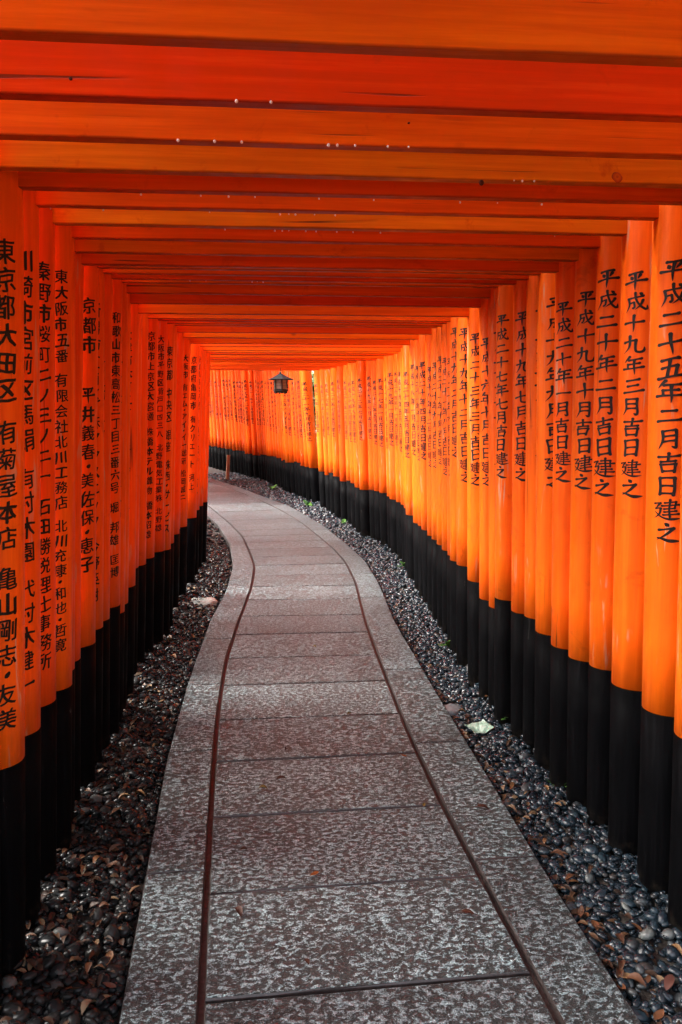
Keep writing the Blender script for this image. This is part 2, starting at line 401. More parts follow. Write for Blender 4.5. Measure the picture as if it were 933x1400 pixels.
# ------------------------------------------------------------------ brush lettering
H_ = (1.15, .80, .70, .78, 1.25); V_ = (1.2, .9, .85, .9, 1.0); T_ = (1.2, .95, .85, .6, .12)
P_ = (1.2, 1.0, .85, .55, .12); R_ = (.45, .75, 1.0, 1.35, .25); D_ = (.25, 1.0, 1.35, .7)
K_ = (1.1, .85, .85, .9, 1.1, .2)
ST = {
'一': [(H_, [(10, 56), (90, 48)])],
'二': [(H_, [(24, 30), (76, 25)]), (H_, [(6, 77), (95, 68)])],
'三': [(H_, [(22, 20), (78, 15)]), (H_, [(27, 50), (74, 45)]), (H_, [(6, 84), (95, 76)])],
'十': [(H_, [(6, 50), (95, 40)]), (T_, [(50, 6), (51, 97)])],
'七': [(H_, [(6, 53), (93, 36)]), (K_, [(44, 10), (43, 50), (46, 80), (62, 87), (88, 84), (91, 68)])],
'九': [(P_, [(38, 6), (38, 40), (28, 70), (6, 94)]), (H_, [(12, 38), (66, 28)]), (K_, [(66, 28), (60, 60), (62, 84), (78, 91), (94, 86), (96, 66)])],
'五': [(H_, [(20, 15), (80, 11)]), (V_, [(50, 14), (38, 86)]), (H_, [(20, 48), (72, 43)]), (V_, [(72, 43), (66, 86)]), (H_, [(4, 92), (97, 86)])],
'四': [(V_, [(14, 25), (19, 86)]), (H_, [(14, 27), (87, 22)]), (V_, [(87, 22), (81, 86)]), (P_, [(40, 27), (38, 50), (26, 66)]), (V_, [(60, 26), (60, 52), (64, 60), (76, 60)]), (H_, [(19, 83), (82, 80)])],
'六': [(D_, [(46, 6), (55, 24)]), (H_, [(6, 42), (95, 35)]), (P_, [(38, 52), (12, 92)]), (D_, [(58, 52), (72, 68), (88, 90)])],
'八': [(P_, [(38, 20), (30, 55), (6, 90)]), (R_, [(54, 14), (66, 55), (96, 90)])],
'平': [(H_, [(22, 14), (79, 9)]), (D_, [(28, 26), (38, 42)]), (P_, [(72, 22), (60, 42)]), (H_, [(4, 58), (97, 49)]), (T_, [(50, 12), (51, 99)])],
'成': [(H_, [(22, 31), (86, 24)]), (P_, [(24, 30), (24, 62), (6, 97)]), (H_, [(26, 55), (46, 51)]), (K_, [(46, 51), (45, 74), (34, 82)]), (K_, [(53, 2), (57, 40), (72, 74), (94, 93), (96, 72)]), (P_, [(84, 44), (70, 68), (46, 88)]), (D_, [(70, 5), (82, 17)])],
'年': [(P_, [(34, 2), (10, 35)]), (H_, [(30, 22), (86, 16)]), (H_, [(28, 45), (80, 40)]), (V_, [(28, 44), (28, 67)]), (H_, [(4, 70), (97, 62)]), (T_, [(56, 20), (57, 99)])],
'月': [(P_, [(28, 9), (28, 60), (12, 96)]), (H_, [(28, 11), (77, 7)]), (K_, [(77, 7), (77, 50), (77, 90), (62, 84)]), (H_, [(30, 36), (74, 33)]), (H_, [(30, 60), (74, 57)])],
'吉': [(H_, [(12, 23), (88, 16)]), (V_, [(50, 2), (50, 41)]), (H_, [(24, 45), (76, 40)]), (V_, [(24, 57), (29, 94)]), (H_, [(24, 59), (78, 54)]), (V_, [(78, 54), (71, 94)]), (H_, [(29, 89), (72, 86)])],
'日': [(V_, [(22, 9), (25, 94)]), (H_, [(22, 12), (77, 7)]), (V_, [(77, 7), (75, 94)]), (H_, [(25, 50), (75, 47)]), (H_, [(25, 88), (75, 85)])],
'建': [(H_, [(42, 18), (80, 14)]), (V_, [(80, 14), (78, 46)]), (H_, [(33, 33), (95, 28)]), (H_, [(42, 47), (78, 44)]), (H_, [(42, 61), (84, 57)]), (H_, [(37, 75), (92, 71)]), (V_, [(60, 2), (60, 85)]), (H_, [(6, 24), (28, 20)]), (P_, [(28, 20), (12, 47)]), (H_, [(12, 47), (31, 44)]), (P_, [(31, 44), (25, 70), (4, 93)]), (R_, [(9, 62), (30, 84), (60, 94), (99, 92)])],
'之': [(D_, [(42, 2), (55, 17)]), (H_, [(20, 36), (74, 30)]), (P_, [(74, 30), (50, 58), (12, 86)]), (R_, [(14, 76), (30, 78), (60, 91), (98, 93)])],
}
def sample(pts, n):
    pts = [np.array(p, float) for p in pts]
    if len(pts) == 2: pts = [pts[0], (pts[0] + pts[1]) / 2 + np.array((0, -.8)), pts[1]]
    out = []
    seg = len(pts) - 1
    for k in range(n):
        t = k / (n - 1) * seg; i = min(int(t), seg - 1); f = t - i
        p0 = pts[max(i - 1, 0)]; p1 = pts[i]; p2 = pts[i + 1]; p3 = pts[min(i + 2, seg)]
        out.append(.5 * ((2 * p1) + (-p0 + p2) * f + (2 * p0 - 5 * p1 + 4 * p2 - p3) * f * f + (-p0 + 3 * p1 - 3 * p2 + p3) * f ** 3))
    return out
def brush_char(ch, w=9.0):
    w *= {'建': .66, '成': .84, '月': .92, '吉': .9, '年': .92, '四': .85}.get(ch, 1.0)
    vs, fs = [], []
    for si, (prof, pts) in enumerate(ST[ch]):
        n = 11 if len(pts) < 4 else 15
        c = sample(pts, n)
        ws = np.interp(np.linspace(0, 1, n), np.linspace(0, 1, len(prof)), prof) * w / 2
        base = len(vs)
        d0 = c[1] - c[0]; d0 = d0 / (np.linalg.norm(d0) + 1e-6)
        d1 = c[-1] - c[-2]; d1 = d1 / (np.linalg.norm(d1) + 1e-6)
        row = [(c[0] - d0 * ws[0] * .75, ws[0] * .45)] + list(zip(c, ws)) + [(c[-1] + d1 * ws[-1] * .75, ws[-1] * .45)]
        for i, (p, wd) in enumerate(row):
            q = row[min(i + 1, len(row) - 1)][0] - row[max(i - 1, 0)][0]; q = q / (np.linalg.norm(q) + 1e-6)
            nn = np.array((-q[1], q[0]))
            for sgn in (-1, 1):
                r = p + nn * wd * sgn
                vs.append(((r[0] - 50) / 100, (50 - r[1]) / 100 + (r[0] - 50) * .0005, si * .0008))
        for i in range(len(row) - 1):
            a = base + 2 * i; fs.append((a, a + 1, a + 3, a + 2))
    return vs, fs
_font = {}
def font_char(ch, bold=.03):
    """glyph of Blender's own font, cut finely enough to wrap round a post and thickened by overstriking"""
    if (ch, bold) in _font: return _font[(ch, bold)]
    cu = bpy.data.curves.new('glyph', 'FONT'); cu.body = ch; cu.resolution_u = 2; cu.align_x = 'CENTER'
    ob = bpy.data.objects.new('glyph', cu); COL.objects.link(ob)
    dg = bpy.context.evaluated_depsgraph_get(); me = bpy.data.meshes.new_from_object(ob.evaluated_get(dg))
    bm = bmesh.new(); bm.from_mesh(me)
    for k in range(-5, 6):
        bmesh.ops.bisect_plane(bm, geom=bm.verts[:] + bm.edges[:] + bm.faces[:], plane_co=(k * .085, 0, 0), plane_no=(1, 0, 0))
    bm.verts.index_update()
    v0 = [(v.co.x, v.co.y - .38) for v in bm.verts]; f0 = [tuple(v.index for v in f.verts) for f in bm.faces]
    vs, fs = [], []
    # a brush rises to the right, wavers, and presses harder on the slant
    for q, (dx, dy) in enumerate(((0, 0), (bold, bold * .5), (-bold, -bold * .5), (bold * .3, -bold * .7))):
        b = len(vs)
        vs += [((x + dx) * .98 + .012 * math.sin(y * 11), y + dy + .08 * x + .014 * math.sin(x * 9 + y * 5), q * .0006) for x, y in v0]
        fs += [tuple(b + i for i in f) for f in f0]
    bm.free(); bpy.data.objects.remove(ob); bpy.data.meshes.remove(me); bpy.data.curves.remove(cu)
    _font[(ch, bold)] = (vs, fs); return vs, fs
_brush = {}
BW = [15.0]
def glyph(ch, brush=True):
    if ch in ST and (brush or ch in '二三一十九五四六八平'):
        if (ch, BW[0]) not in _brush: _brush[(ch, BW[0])] = brush_char(ch, BW[0])
        return _brush[(ch, BW[0])]
    return font_char(ch, .040 if ch in '大市区川工田山子本石井中ノ・－ーイアムテルクスビサ' else .020)

# ------------------------------------------------------------------ the gates
class Post:
    """a round, slightly irregular log: inner tangent point, lean and radius"""
    def __init__(s, cx, cy, r, lean, seed, zc=.9):
        s.cx, s.cy, s.r, s.lean, s.zc = cx, cy, r, lean, zc
        rr = random.Random(seed); s.p = [rr.uniform(0, 6.28) for _ in range(6)]
    def centre(s, z):
        d = (z - s.zc)
        return s.cx + s.lean * d + .0022 * math.sin(z * 1.9 + s.p[0]), s.cy + .0022 * math.sin(z * 1.6 + s.p[1])
    def rad(s, a, z):
        return s.r * (1 - .022 * (z - .9)) * (1 + .010 * math.sin(2 * a + s.p[2]) + .006 * math.sin(z * 2.6 + s.p[3]) + .005 * math.sin(3 * a + z * 1.3 + s.p[4]))
    def point(s, a, z, off=0.0):
        x, y = s.centre(z); r = s.rad(a, z) + off
        return (x + r * math.sin(a), y - r * math.cos(a), z)     # a = 0 faces -Y, a > 0 turns to +X
    def mesh(s, name, z0, z1, nz, off=0.0, seg=36, round_top=False):
        vs, fs = [], []
        zs = [z0 + (z1 - z0) * j / nz for j in range(nz + 1)]
        for z in zs:
            for i in range(seg): vs.append(s.point(2 * math.pi * i / seg, z, off))
        for j in range(nz):
            for i in range(seg):
                k = (i + 1) % seg; fs.append((j * seg + i, j * seg + k, (j + 1) * seg + k, (j + 1) * seg + i))
        fs.append(tuple(range(seg - 1, -1, -1))); fs.append(tuple(nz * seg + i for i in range(seg)))
        return mesh_of(name, vs, fs)
def write_on(post, items, ang, parent, jitter=True, mat=None):
    part = []
    for it in items + [None]:
        if it is None:
            if part: write_part(post, part, ang, parent, jitter, mat)
            part = []
        else: part.append(it)
def write_part(post, items, ang, parent, jitter=True, mat=None):
    """items: (glyph, centre z, width, height); wraps the glyphs round the post"""
    vs, fs = [], []
    for gi, (gl, zc, w, h) in enumerate(items):
        gv, gf = gl; b = len(vs)
        ra = random.gauss(0, .045) if jitter else 0; ph = random.uniform(0, 6.28)
        jx = random.gauss(0, .0015) if jitter else 0
        sc = random.uniform(.95, 1.06) if jitter else 1
        for x, y, zz in gv:
            x, y = x - ra * y + .014 * math.sin(7 * y + ph), y + ra * x + .014 * math.sin(6 * x + ph)
            z = zc + y * h * sc; r = post.r
            vs.append(post.point(ang + (x * w * sc + jx) / r, z, .0011 + zz * .12))
        fs += [tuple(b + i for i in f) for f in gf]
    o = link('inscription', mesh_of('inscription', vs, fs), mat or M['ink'], parent)
    return o

def text_items(text, z_top, z_bot, w, brush=True, hk=.98):
    """characters spread evenly from z_top to z_bot; a space is a half-character gap, '|' starts a smaller size"""
    text = text.strip(); units = sum(.55 if c in ' ' else (.55 if c in '・' else 1.0) for c in text)
    pitch = (z_top - z_bot) / units; z = z_top; out = []
    for c in text:
        u = .55 if c in ' ・' else 1.0
        out.append(None if c == ' ' else (glyph(c, brush), z - pitch * u / 2, w, pitch * hk * .93))
        z -= pitch * u
    return out

TONE = {-4: .6, -3: .0, -2: .5, -1: 1.0, 0: .25, 1: .35, 2: .9, 3: .25, 4: .6, 5: .25, 6: .45, 7: .35, 8: .2, 9: .5, 10: .4, 11: .15, 12: .4, 13: .8, 14: .3}
def make_gate(cl, cr, rl, rr, zb, black_l, black_r, leanl, leanr, seed, label, group, tl=None, tr=None, big=False, thin=.034, nh=.16, detail=True, tone=None):
    """cl, cr = centres of the two posts (x, y) at mid height; zb = underside of the crossbeam"""
    mx, my = (cl[0] + cr[0]) / 2, (cl[1] + cr[1]) / 2
    rz = math.atan2(cr[1] - cl[1], cr[0] - cl[0])
    root = empty('torii_gate', (mx, my, 0), rz)
    tag(root, label, 'torii gate', group)
    inv = Matrix.Translation((mx, my, 0)) @ Matrix.Rotation(rz, 4, 'Z'); inv = inv.inverted()
    def loc(p): q = inv @ Vector((p[0], p[1], 0)); return q.x, q.y
    topz = zb + nh + .17
    tr_ = random.Random(seed * 13 + 5)
    btone = TONE.get(seed if seed < 890 else seed - 900, tr_.uniform(.1, .75))
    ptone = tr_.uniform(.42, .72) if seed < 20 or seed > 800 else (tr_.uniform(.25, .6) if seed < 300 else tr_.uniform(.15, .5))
    half = math.hypot(cr[0] - cl[0], cr[1] - cl[1]) / 2
    for side, c, r, bl, ln, tx in (('L', cl, rl, black_l, leanl, tl), ('R', cr, rr, black_r, leanr, tr)):
        lx, ly = loc(c)
        p = Post(lx, ly, r, ln, seed * 2 + (side == 'R'))
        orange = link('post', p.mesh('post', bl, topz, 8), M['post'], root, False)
        orange.color = (min(1, max(0, ptone + tr_.uniform(-.1, .1) + (.12 if side == 'R' else -.15))), 1, 1, 1)  # side offset paints the lit right row more orange, the shaded left redder
        m = orange.data
        m.polygons.foreach_set('use_smooth', [len(f.vertices) == 4 for f in m.polygons])
        blk = link('post_base', p.mesh('post_base', -.12, bl - .0006, 3, off=.0012), M['black'], orange)
        blk.data.polygons.foreach_set('use_smooth', [len(f.vertices) == 4 for f in blk.data.polygons])
        if tx:
            its, ang, red = tx
            write_on(p, its, ang - (-1 if side == 'L' else 1) * 0, orange)
            if red:
                write_on(p, red, ang, orange, False, M['redink'])
    # crossbeam through the posts, its end tenons outside; a second tie and the black capped lintel above
    ext = .12 if not big else .2
    def beam(name, x, y0, y1, z0, z1, mat, parent, sag=0):
        me = bevel_box(name, -x, x, y0, y1, z0, z1, .0035, 2)
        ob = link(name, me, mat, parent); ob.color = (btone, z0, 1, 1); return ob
    t = thin / 2
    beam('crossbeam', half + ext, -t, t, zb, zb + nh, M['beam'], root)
    lz = topz - .001
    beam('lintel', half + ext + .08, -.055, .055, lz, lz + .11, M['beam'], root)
    # gently upswept cap
    vs, fs = [], []
    n = 12; xx = half + ext + .16
    for i in range(n + 1):
        x = -xx + 2 * xx * i / n; up = .05 * (x / xx) ** 4
        for yy, zz in ((-.08, .113), (.08, .113), (.085, .16), (0, .19), (-.085, .16)):
            vs.append((x, yy, lz + zz + up))
    for i in range(n):
        for k in range(5):
            a = i * 5 + k; b = i * 5 + (k + 1) % 5; fs.append((a, b, b + 5, a + 5))
    fs.append((4, 3, 2, 1, 0)); fs.append(tuple(n * 5 + k for k in range(5)))
    link('lintel_cap', mesh_of('lintel_cap', vs, fs), M['cap'], root)
    return root

# measured posts: (inner silhouette x, y of the paint line) on the right, then on the left
RPX = [(921, 999), (876, 963), (837, 931), (806, 907), (778, 896), (754, 880), (732, 861), (717, 841), (700, 834), (677, 816), (668, 828), (655.5, 817), (640, 792), (625, 771), (616, 765), (611.5, 758), (605, 751), (598, 743.5), (591, 736.6), (584, 731.5), (576.5, 723.4), (571, 717.8), (565, 714), (555, 703), (552, 694), (548, 689.5), (542, 685.7), (532.6, 682), (529, 678), (519, 673), (512, 670.6), (505, 669), (492, 669), (485, 666), (479.5, 660), (474, 656.6), (465, 657.5), (456, 651), (450, 646), (444, 649), (436, 644)]
RY = [2.09, 2.30, 2.52, 2.70, 2.85, 3.00, 3.20, 3.38, 3.54, 3.72, 3.88, 4.04, 4.27, 4.62, 4.84, 5.04, 5.25, 5.46, 5.68, 5.90, 6.18, 6.42, 6.64, 7.12, 7.50, 7.82, 8.14, 8.46, 8.76, 9.08, 9.34, 9.58, 9.82, 10.12, 10.5, 10.86, 11.16, 11.6, 12.0, 12.35, 12.8]
LPX = {0: (34, 1032), 1: (55, 992), 2: (76, 955), 3: (99, 934.6), 4: (102, 913), 5: (111, 899), 6: (131, 877), 7: (140, 856), 8: (150.5, 844.5), 9: (164, 826), 10: (170, 835), 11: (174.6, 823.6), 12: (185.5, 799.5), 13: (190, 775), 14: (199, 770.6), 15: (211.6, 761), 16: (225, 752), 17: (234, 749.7), 18: (238, 741.6), 20: (246, 729), 22: (256, 719), 23: (268.5, 707), 24: (273, 696.6), 25: (278, 691), 26: (283.6, 686)}
FPXS = [(420.6, 640), (410, 635), (401, 631.5), (389, 630.6), (384, 628), (377, 625), (369, 624.6), (364, 624), (359, 621), (352, 623), (337.5, 622), (331, 618), (322, 615), (312.6, 613.8), (302, 611), (292, 610.5), (284, 608)]
FY = [13.6, 14.3, 14.9, 15.5, 16.0, 16.6, 17.1, 17.6, 18.1, 18.6, 19.3, 19.9, 20.5, 21.2, 21.9, 22.7, 23.5]
ZB = {0: 2.045, 1: 2.055, 2: 2.058, 3: 2.056, 4: 2.040, 5: 2.026, 6: 2.05, 7: 2.06, 8: 2.065, 9: 2.078, 10: 2.055, 11: 2.03, 12: 2.01, 13: 2.062, 14: 2.05, 15: 2.06}

def date(y, m): return '平成' + y + '年' + m + '月吉日建之'
DATES = {1: date('二十五', '二'), 2: date('十九', '三'), 3: date('二十', '二'), 4: date('十九', '十'), 5: date('二十', '一'), 6: date('十九', '九'), 7: date('十九', '十一'),
         8: date('十九', '七'), 9: date('二十七', '七'), 10: date('二十一', '三'), 11: date('十六', '十'), 12: date('二十三', '三'), 13: date('十九', '十二'), 14: date('十九', '二'),
         15: date('二十', '六'), 16: date('二十一', '八'), 17: date('二十一', '十'), 18: date('二十', '九'), 19: date('十八', '十二'), 20: date('二十', '四'), 21: date('二十一', '十一'), 22: date('十八', '一'),
         23: date('二十四', '五'), 25: date('十九', '五'), 26: date('二十四', '十一'), 27: date('十九', '一'), 28: date('十九', '四'), 29: date('十七', '一'), 30: date('二十三', '五'), 31: date('十九', '六'), 32: date('二十二', '七'),
         33: date('十九', '八'), 34: date('二十', '三'), 35: date('二十二', '二'), 36: date('十八', '六'), 37: date('二十', '七'), 38: date('十七', '十'), 39: date('二十一', '二'), 40: date('十八', '三')}
# (top, bottom) pixel rows of the right hand inscriptions where they can be read, and their turn on the post
RT = {1: (360, 737, 0.69), 2: (375, 678, 0.88), 3: (371, 678, 0.85), 4: (400, 668, 0.77), 5: (414, 658, 0.9), 6: (408, 666, 0.42), 7: (416, 655, 0.25), 8: (427, 657, 0.75), 9: (431, 653, 1.0), 10: (446, 664, 0.35), 11: (462, 664, 0.75), 12: (456, 663, 0.7), 13: (449, 659, 0.64), 14: (448, 625, 0.8)}
LTXT = {0: '東京都大田区 有菊屋本店 亀山剛志・友美', 1: '川崎市宮前区馬絹 有村木園 代村木健一', 2: '秦野市桜町二ノ三ノ二一 石田勝税理士事務所', 3: '東大阪市五番 有限会社北川工務店 北川充康・和也・哲寛',
        4: '京都市伏見区 石田工業', 5: '大阪市北区 山本商店', 6: '京都市   平井義春・美佐保・恵子', 7: '新潟市江南区 株アクスニック 今野英樹', 8: '名古屋市中区 株マルニシステム 林宏子', 9: '和歌山市東高松三丁目三番六号 堀 邦雄 匡博',
        10: '奈良市高天町二丁目 株三協ビル 中村昭', 11: '神戸市中央区三宮町 有大成ハウス 東亜', 12: '大津市本町三丁目 株フジメンテック 木村', 13: '岡山市北区 有山下商会', 14: '宇治市小倉町 株丸善',
        15: '京都市上京区大宮通 株橋本テル織物 橋本昭雄', 16: '大阪市平野区背戸口四三八 北野電気工業株 北野雄', 17: '東京都 中央区 銀座 株西・サービス', 18: '兵庫県尼崎市中通 有センソノ 立川佳長',
        20: '堺市堺区南町', 22: '大阪市 有エム・アイ・イー総研 松岡誠二', 23: '京都府亀岡市 有クリエート 河上', 24: '香川県高松市番町 吉田文五郎商店 久田三', 25: '滋賀県草津市', 26: '三重県津市'}
LT = {0: (333, 985, 0.76), 1: (345, 940, 0.8), 2: (362, 908, 0.85), 3: (372, 884, 0.66), 4: (520, 900, -0.2), 5: (480, 800, -0.2), 6: (408, 779, 0.83), 7: (415, 820, 0.67), 8: (470, 830, 0.4), 9: (427, 787, 0.88), 10: (448, 820, 0.5), 11: (455, 800, 0.45), 12: (450, 780, 0.4), 13: (470, 740, -0.1), 14: (470, 740, 0.0), 15: (454, 735, 0.6), 16: (459, 725, 0.62), 17: (473, 728, 0.75), 18: (478, 712, 0.55), 20: (500, 700, 0.2), 22: (485, 684, 0.65), 23: (487, 670, 0.5), 24: (487, 676, 0.6), 25: (500, 660, 0.2), 26: (510, 650, 0.2)}
ENG = {1: 'February Heisei 25', 2: 'March Heisei 19', 3: 'February Heisei 20', 4: 'October Heisei 19', 5: 'January Heisei 20', 6: 'September Heisei 19', 8: 'July Heisei 19', 9: 'July Heisei 27', 12: 'March Heisei 23', 14: 'February Heisei 19'}
NUM = {'一': 'first', '二': 'second', '三': 'third', '四': 'fourth', '五': 'fifth', '六': 'sixth', '七': 'seventh', '八': 'eighth', '九': 'ninth', '十': 'tenth', '十一': 'eleventh', '十二': 'twelfth'}
YRS = {'十六': 'sixteen', '十七': 'seventeen', '十八': 'eighteen', '十九': 'nineteen', '二十': 'twenty', '二十一': 'twenty-one', '二十二': 'twenty-two', '二十三': 'twenty-three', '二十四': 'twenty-four', '二十五': 'twenty-five', '二十七': 'twenty-seven'}
def gate_label(i):
    L = {-4: 'torii gate whose light orange crossbeam runs along the top edge of the photo',
         -3: 'torii gate with the broad plain dark red crossbeam, second band below the top edge',
         -2: 'torii gate with a red-orange crossbeam, third band down, cracked near its top',
         -1: 'torii gate with the palest orange crossbeam, above the first visible posts',
         0: 'torii gate with the large lettered left post cut by the left edge of the photo',
         3: 'torii gate dated year twenty, second month, its lettering clipped by the nearer post',
         4: 'torii gate with dark streaks atop its right post dated nineteen, tenth month',
         6: 'torii gate whose left post is lettered in two blocks with a long blank between',
         7: 'torii gate with a narrow right post showing only half of each character',
         10: 'torii gate with the sliver of a right post just beyond the one dated year twenty-seven'}
    if i in L: return L[i]
    if i in DATES:
        y_, m_ = DATES[i][2:].split('月')[0].split('年')
        a = 'torii gate with right post dated year %s, %s month' % (YRS[y_], NUM[m_])
        if i == 1: a += ', largest lettering'
        elif i < 15: a += ''
        elif i < 23: a += ', before the bend'
        else: a += ', in the bend'
        return a
    return None
GRP = 'vermilion torii gates lining the path'
gates = {}
def centre_from(px, Y, r, side):
    x, y = px
    X, z = col_x(x, y, Y)
    phi = math.atan2(X, Y)
    s = 1 if side == 'R' else -1
    return (X + s * r * math.cos(phi), Y - s * r * math.sin(phi)), z, (X, Y)
LEAN_R, LEAN_L = -.022, .044
rnd = random.Random(5)
# gates overhead and behind the camera
pre = {-4: 1.285, -3: 1.525, -2: 1.745, -1: 1.945}
prez = {-4: 2.055, -3: 2.055, -2: 2.055, -1: 2.05}
y = 1.06; k = -5
while y > 0.15:
    pre[k] = y; prez[k] = 2.055 + rnd.uniform(-.01, .012); y -= rnd.uniform(.2, .25); k -= 1
for i, Y in sorted(pre.items()):
    r = rnd.uniform(.068, .076)
    lab = gate_label(i) or 'torii gate overhead whose posts stand beside and behind the camera'
    gates[i] = make_gate((-.57 - r, Y + .055), (1.25 + r, Y - .03), r, r, prez[i], .6 + rnd.uniform(-.02, .02), .6 + rnd.uniform(-.02, .02), LEAN_L, LEAN_R, 900 + i, lab, GRP)
for i, (px, Y) in enumerate(zip(RPX, RY)):
    prev = RY[i - 1] if i else 1.9; nxt = RY[i + 1] if i + 1 < len(RY) else Y + .3
    sp = min(Y - prev, nxt - Y)
    r = min(.079, max(.060, sp * .44)) if i < 22 else rnd.uniform(.096, .108)
    if i in (9, 1, 2): r = .078 if i != 9 else .072
    cr, zr, tR = centre_from(px, Y, r, 'R')
    zr = min(max(zr, .52), .72)
    rl = min(r * rnd.uniform(.96, 1.04), .082)
    if i in LPX:
        YL = Y + .075
        cl, zl, tL = centre_from(LPX[i], YL, rl, 'L')
        zl = min(max(zl, .52), .70)
    else:
        YL = Y + .075 + .25 * 0
        XLv = XL(YL); cl = (XLv - rl - (.03 if i < 27 else 0), YL); zl = .6 + rnd.uniform(-.02, .02)
    # the lean is measured about the paint line, so keep the silhouette there
    lnr = LEAN_R if i < 20 else (-.034 if i < 38 else -.048)
    cr = (cr[0] + lnr * (.9 - zr), cr[1]); cl = (cl[0] + LEAN_L * (.9 - zl), cl[1])
    zb = ZB.get(i, 2.055 + max(0, Y - 5) * .0135 + rnd.uniform(-.018, .018))
    tr = tl = None
    if i in DATES:
        tx = DATES[i]; BW[0] = 14.0 if i < 10 else (13.0 if i < 20 else 15.0)
        if i in RT:
            zt = col_x(px[0] + 10, RT[i][0], Y)[1]; zbm = col_x(px[0] + 10, RT[i][1], Y)[1]; ang = -RT[i][2]
        else:
            zt = 1.5 + .30 + .012 * Y + rnd.uniform(-.03, .03); zbm = zt - .72 - rnd.uniform(0, .06); ang = -rnd.choice((1.08, .98, .86, 1.12) if i > 16 else (.95, .85, .8))
        w = (zt - zbm) / len(tx) * 1.16
        tr = (text_items(tx, zt, zbm, w), ang, None)
    if i in LTXT:
        a = LT[i]
        zt = col_x(LPX[i][0] - 10, a[0], YL)[1]; zbm = col_x(LPX[i][0] - 10, a[1], YL)[1]
        its = text_items(LTXT[i], zt, zbm, .058 if i != 6 else .07, brush=False)
        if i == 6: its = [q and (q[0], q[1], .074, q[3]) for q in its]
        if i in (16, 3): its = [q and (q[0], q[1], .048, q[3]) for q in its]
        tl = (its, a[2], None)
    lab = gate_label(i)
    if lab is None:
        if i < 23: lab = 'torii gate in the crowded middle of the right wall, before the bend'
        else: lab = 'torii gate on the outward bend of the right wall, before the dark gap'
    gates[i] = make_gate(cl, cr, rl, r, zb, zl, zr, LEAN_L, lnr, i, lab, GRP, tl, tr)
# the taller, thicker gates beyond the gap
fx = []
for a, b, ya, yb in zip(FPXS[:-1], FPXS[1:], FY[:-1], FY[1:]):
    fx.append((a, ya)); fx.append((((a[0] + b[0]) / 2, (a[1] + b[1]) / 2), (ya + yb) / 2))
fx.append((FPXS[-1], FY[-1]))
for k in range(3): fx.append(((FPXS[-1][0] - 7 * (k + 1), 607 - k), FY[-1] + .5 * (k + 1)))
for k, (px, Y) in enumerate(fx):
    r = .086 if k == 0 else rnd.uniform(.108, .124)
    cr, zr, tR = centre_from(px, Y, r, 'R')
    zr = .6 + (zr - .6) * .6 + rnd.uniform(-.025, .025)
    sl_ = (XR(Y + .5) - XR(Y - .5))
    wdt = 2.35
    cl = (cr[0] - wdt * math.cos(math.atan(sl_)), cr[1] - (-wdt * math.sin(math.atan(sl_))) * -1)
    zb = 1.5 + 1.22 + rnd.uniform(-.03, .03)
    ty, tm = rnd.choice(['十九', '二十', '二十一', '二十二', '十七', '二十三']), rnd.choice(['一', '二', '三', '五', '八', '九', '十', '十二'])
    zt = 1.5 + (566 - 521 - 3 * rnd.random()) / 1105 * (Y + .3) ; zbm = zt - .95 - rnd.uniform(0, .12)
    tx = date(ty, tm); w = .105
    ang = -rnd.uniform(.25, .75)
    tr = (text_items(tx, zt, zbm, w), ang, None)
    if k == 0: lab = 'torii gate with the leaning right post just past the narrow green gap'
    elif k == 1: lab = 'torii gate second past the green gap, partly behind the leaning post'
    else: lab = 'taller torii gate with a sloping row of dated posts, behind the hanging lantern'
    make_gate(cl, cr, r, r, zb, .6, zr, .03, -.085 if k == 0 else -.05 + rnd.uniform(-.008, .008), 300 + k, lab, GRP if k < 2 else GRP, None, tr, big=True, thin=.05, nh=.2)

# ------------------------------------------------------------------ hanging lantern
def poly_ring(n, r, z, rot=0): return [(r * math.cos(rot + 2 * math.pi * i / n), r * math.sin(rot + 2 * math.pi * i / n), z) for i in range(n)]
def loft(name, rings, mat, parent, caps=True, smooth=False):
    n = len(rings[0]); vs = [p for r in rings for p in r]; fs = []
    for j in range(len(rings) - 1):
        for i in range(n):
            k = (i + 1) % n; fs.append((j * n + i, j * n + k, (j + 1) * n + k, (j + 1) * n + i))
    if caps: fs.append(tuple(range(n - 1, -1, -1))); fs.append(tuple((len(rings) - 1) * n + i for i in range(n)))
    return link(name, mesh_of(name, vs, fs), mat, parent, smooth)
LY = 11.45
LX, LZ = col_x(384, 536.5, LY)
lan = empty('hanging_lantern', (LX, LY, LZ), math.radians(8))
tag(lan, 'black metal hanging lantern with flared roof and pale panes, below the far crossbeams', 'lantern')
lan.scale = (.93, .93, .93)
rot6 = math.radians(30)
loft('roof', [poly_ring(6, .060, .205, rot6), poly_ring(6, .205, .186, rot6), poly_ring(6, .207, .192, rot6), poly_ring(6, .135, .222, rot6), poly_ring(6, .07, .255, rot6), poly_ring(6, .025, .278, rot6)], M['lmetal'], lan)
loft('finial', [poly_ring(10, .010, .276), poly_ring(10, .022, .288), poly_ring(10, .016, .300), poly_ring(10, .005, .312)], M['lmetal'], lan)
loft('base', [poly_ring(6, .05, -.004, rot6), poly_ring(6, .095, .0, rot6), poly_ring(6, .118, .018, rot6), poly_ring(6, .118, .045, rot6), poly_ring(6, .10, .05, rot6)], M['lmetal'], lan)
loft('neck', [poly_ring(6, .105, .186, rot6), poly_ring(6, .112, .203, rot6)], M['lmetal'], lan)
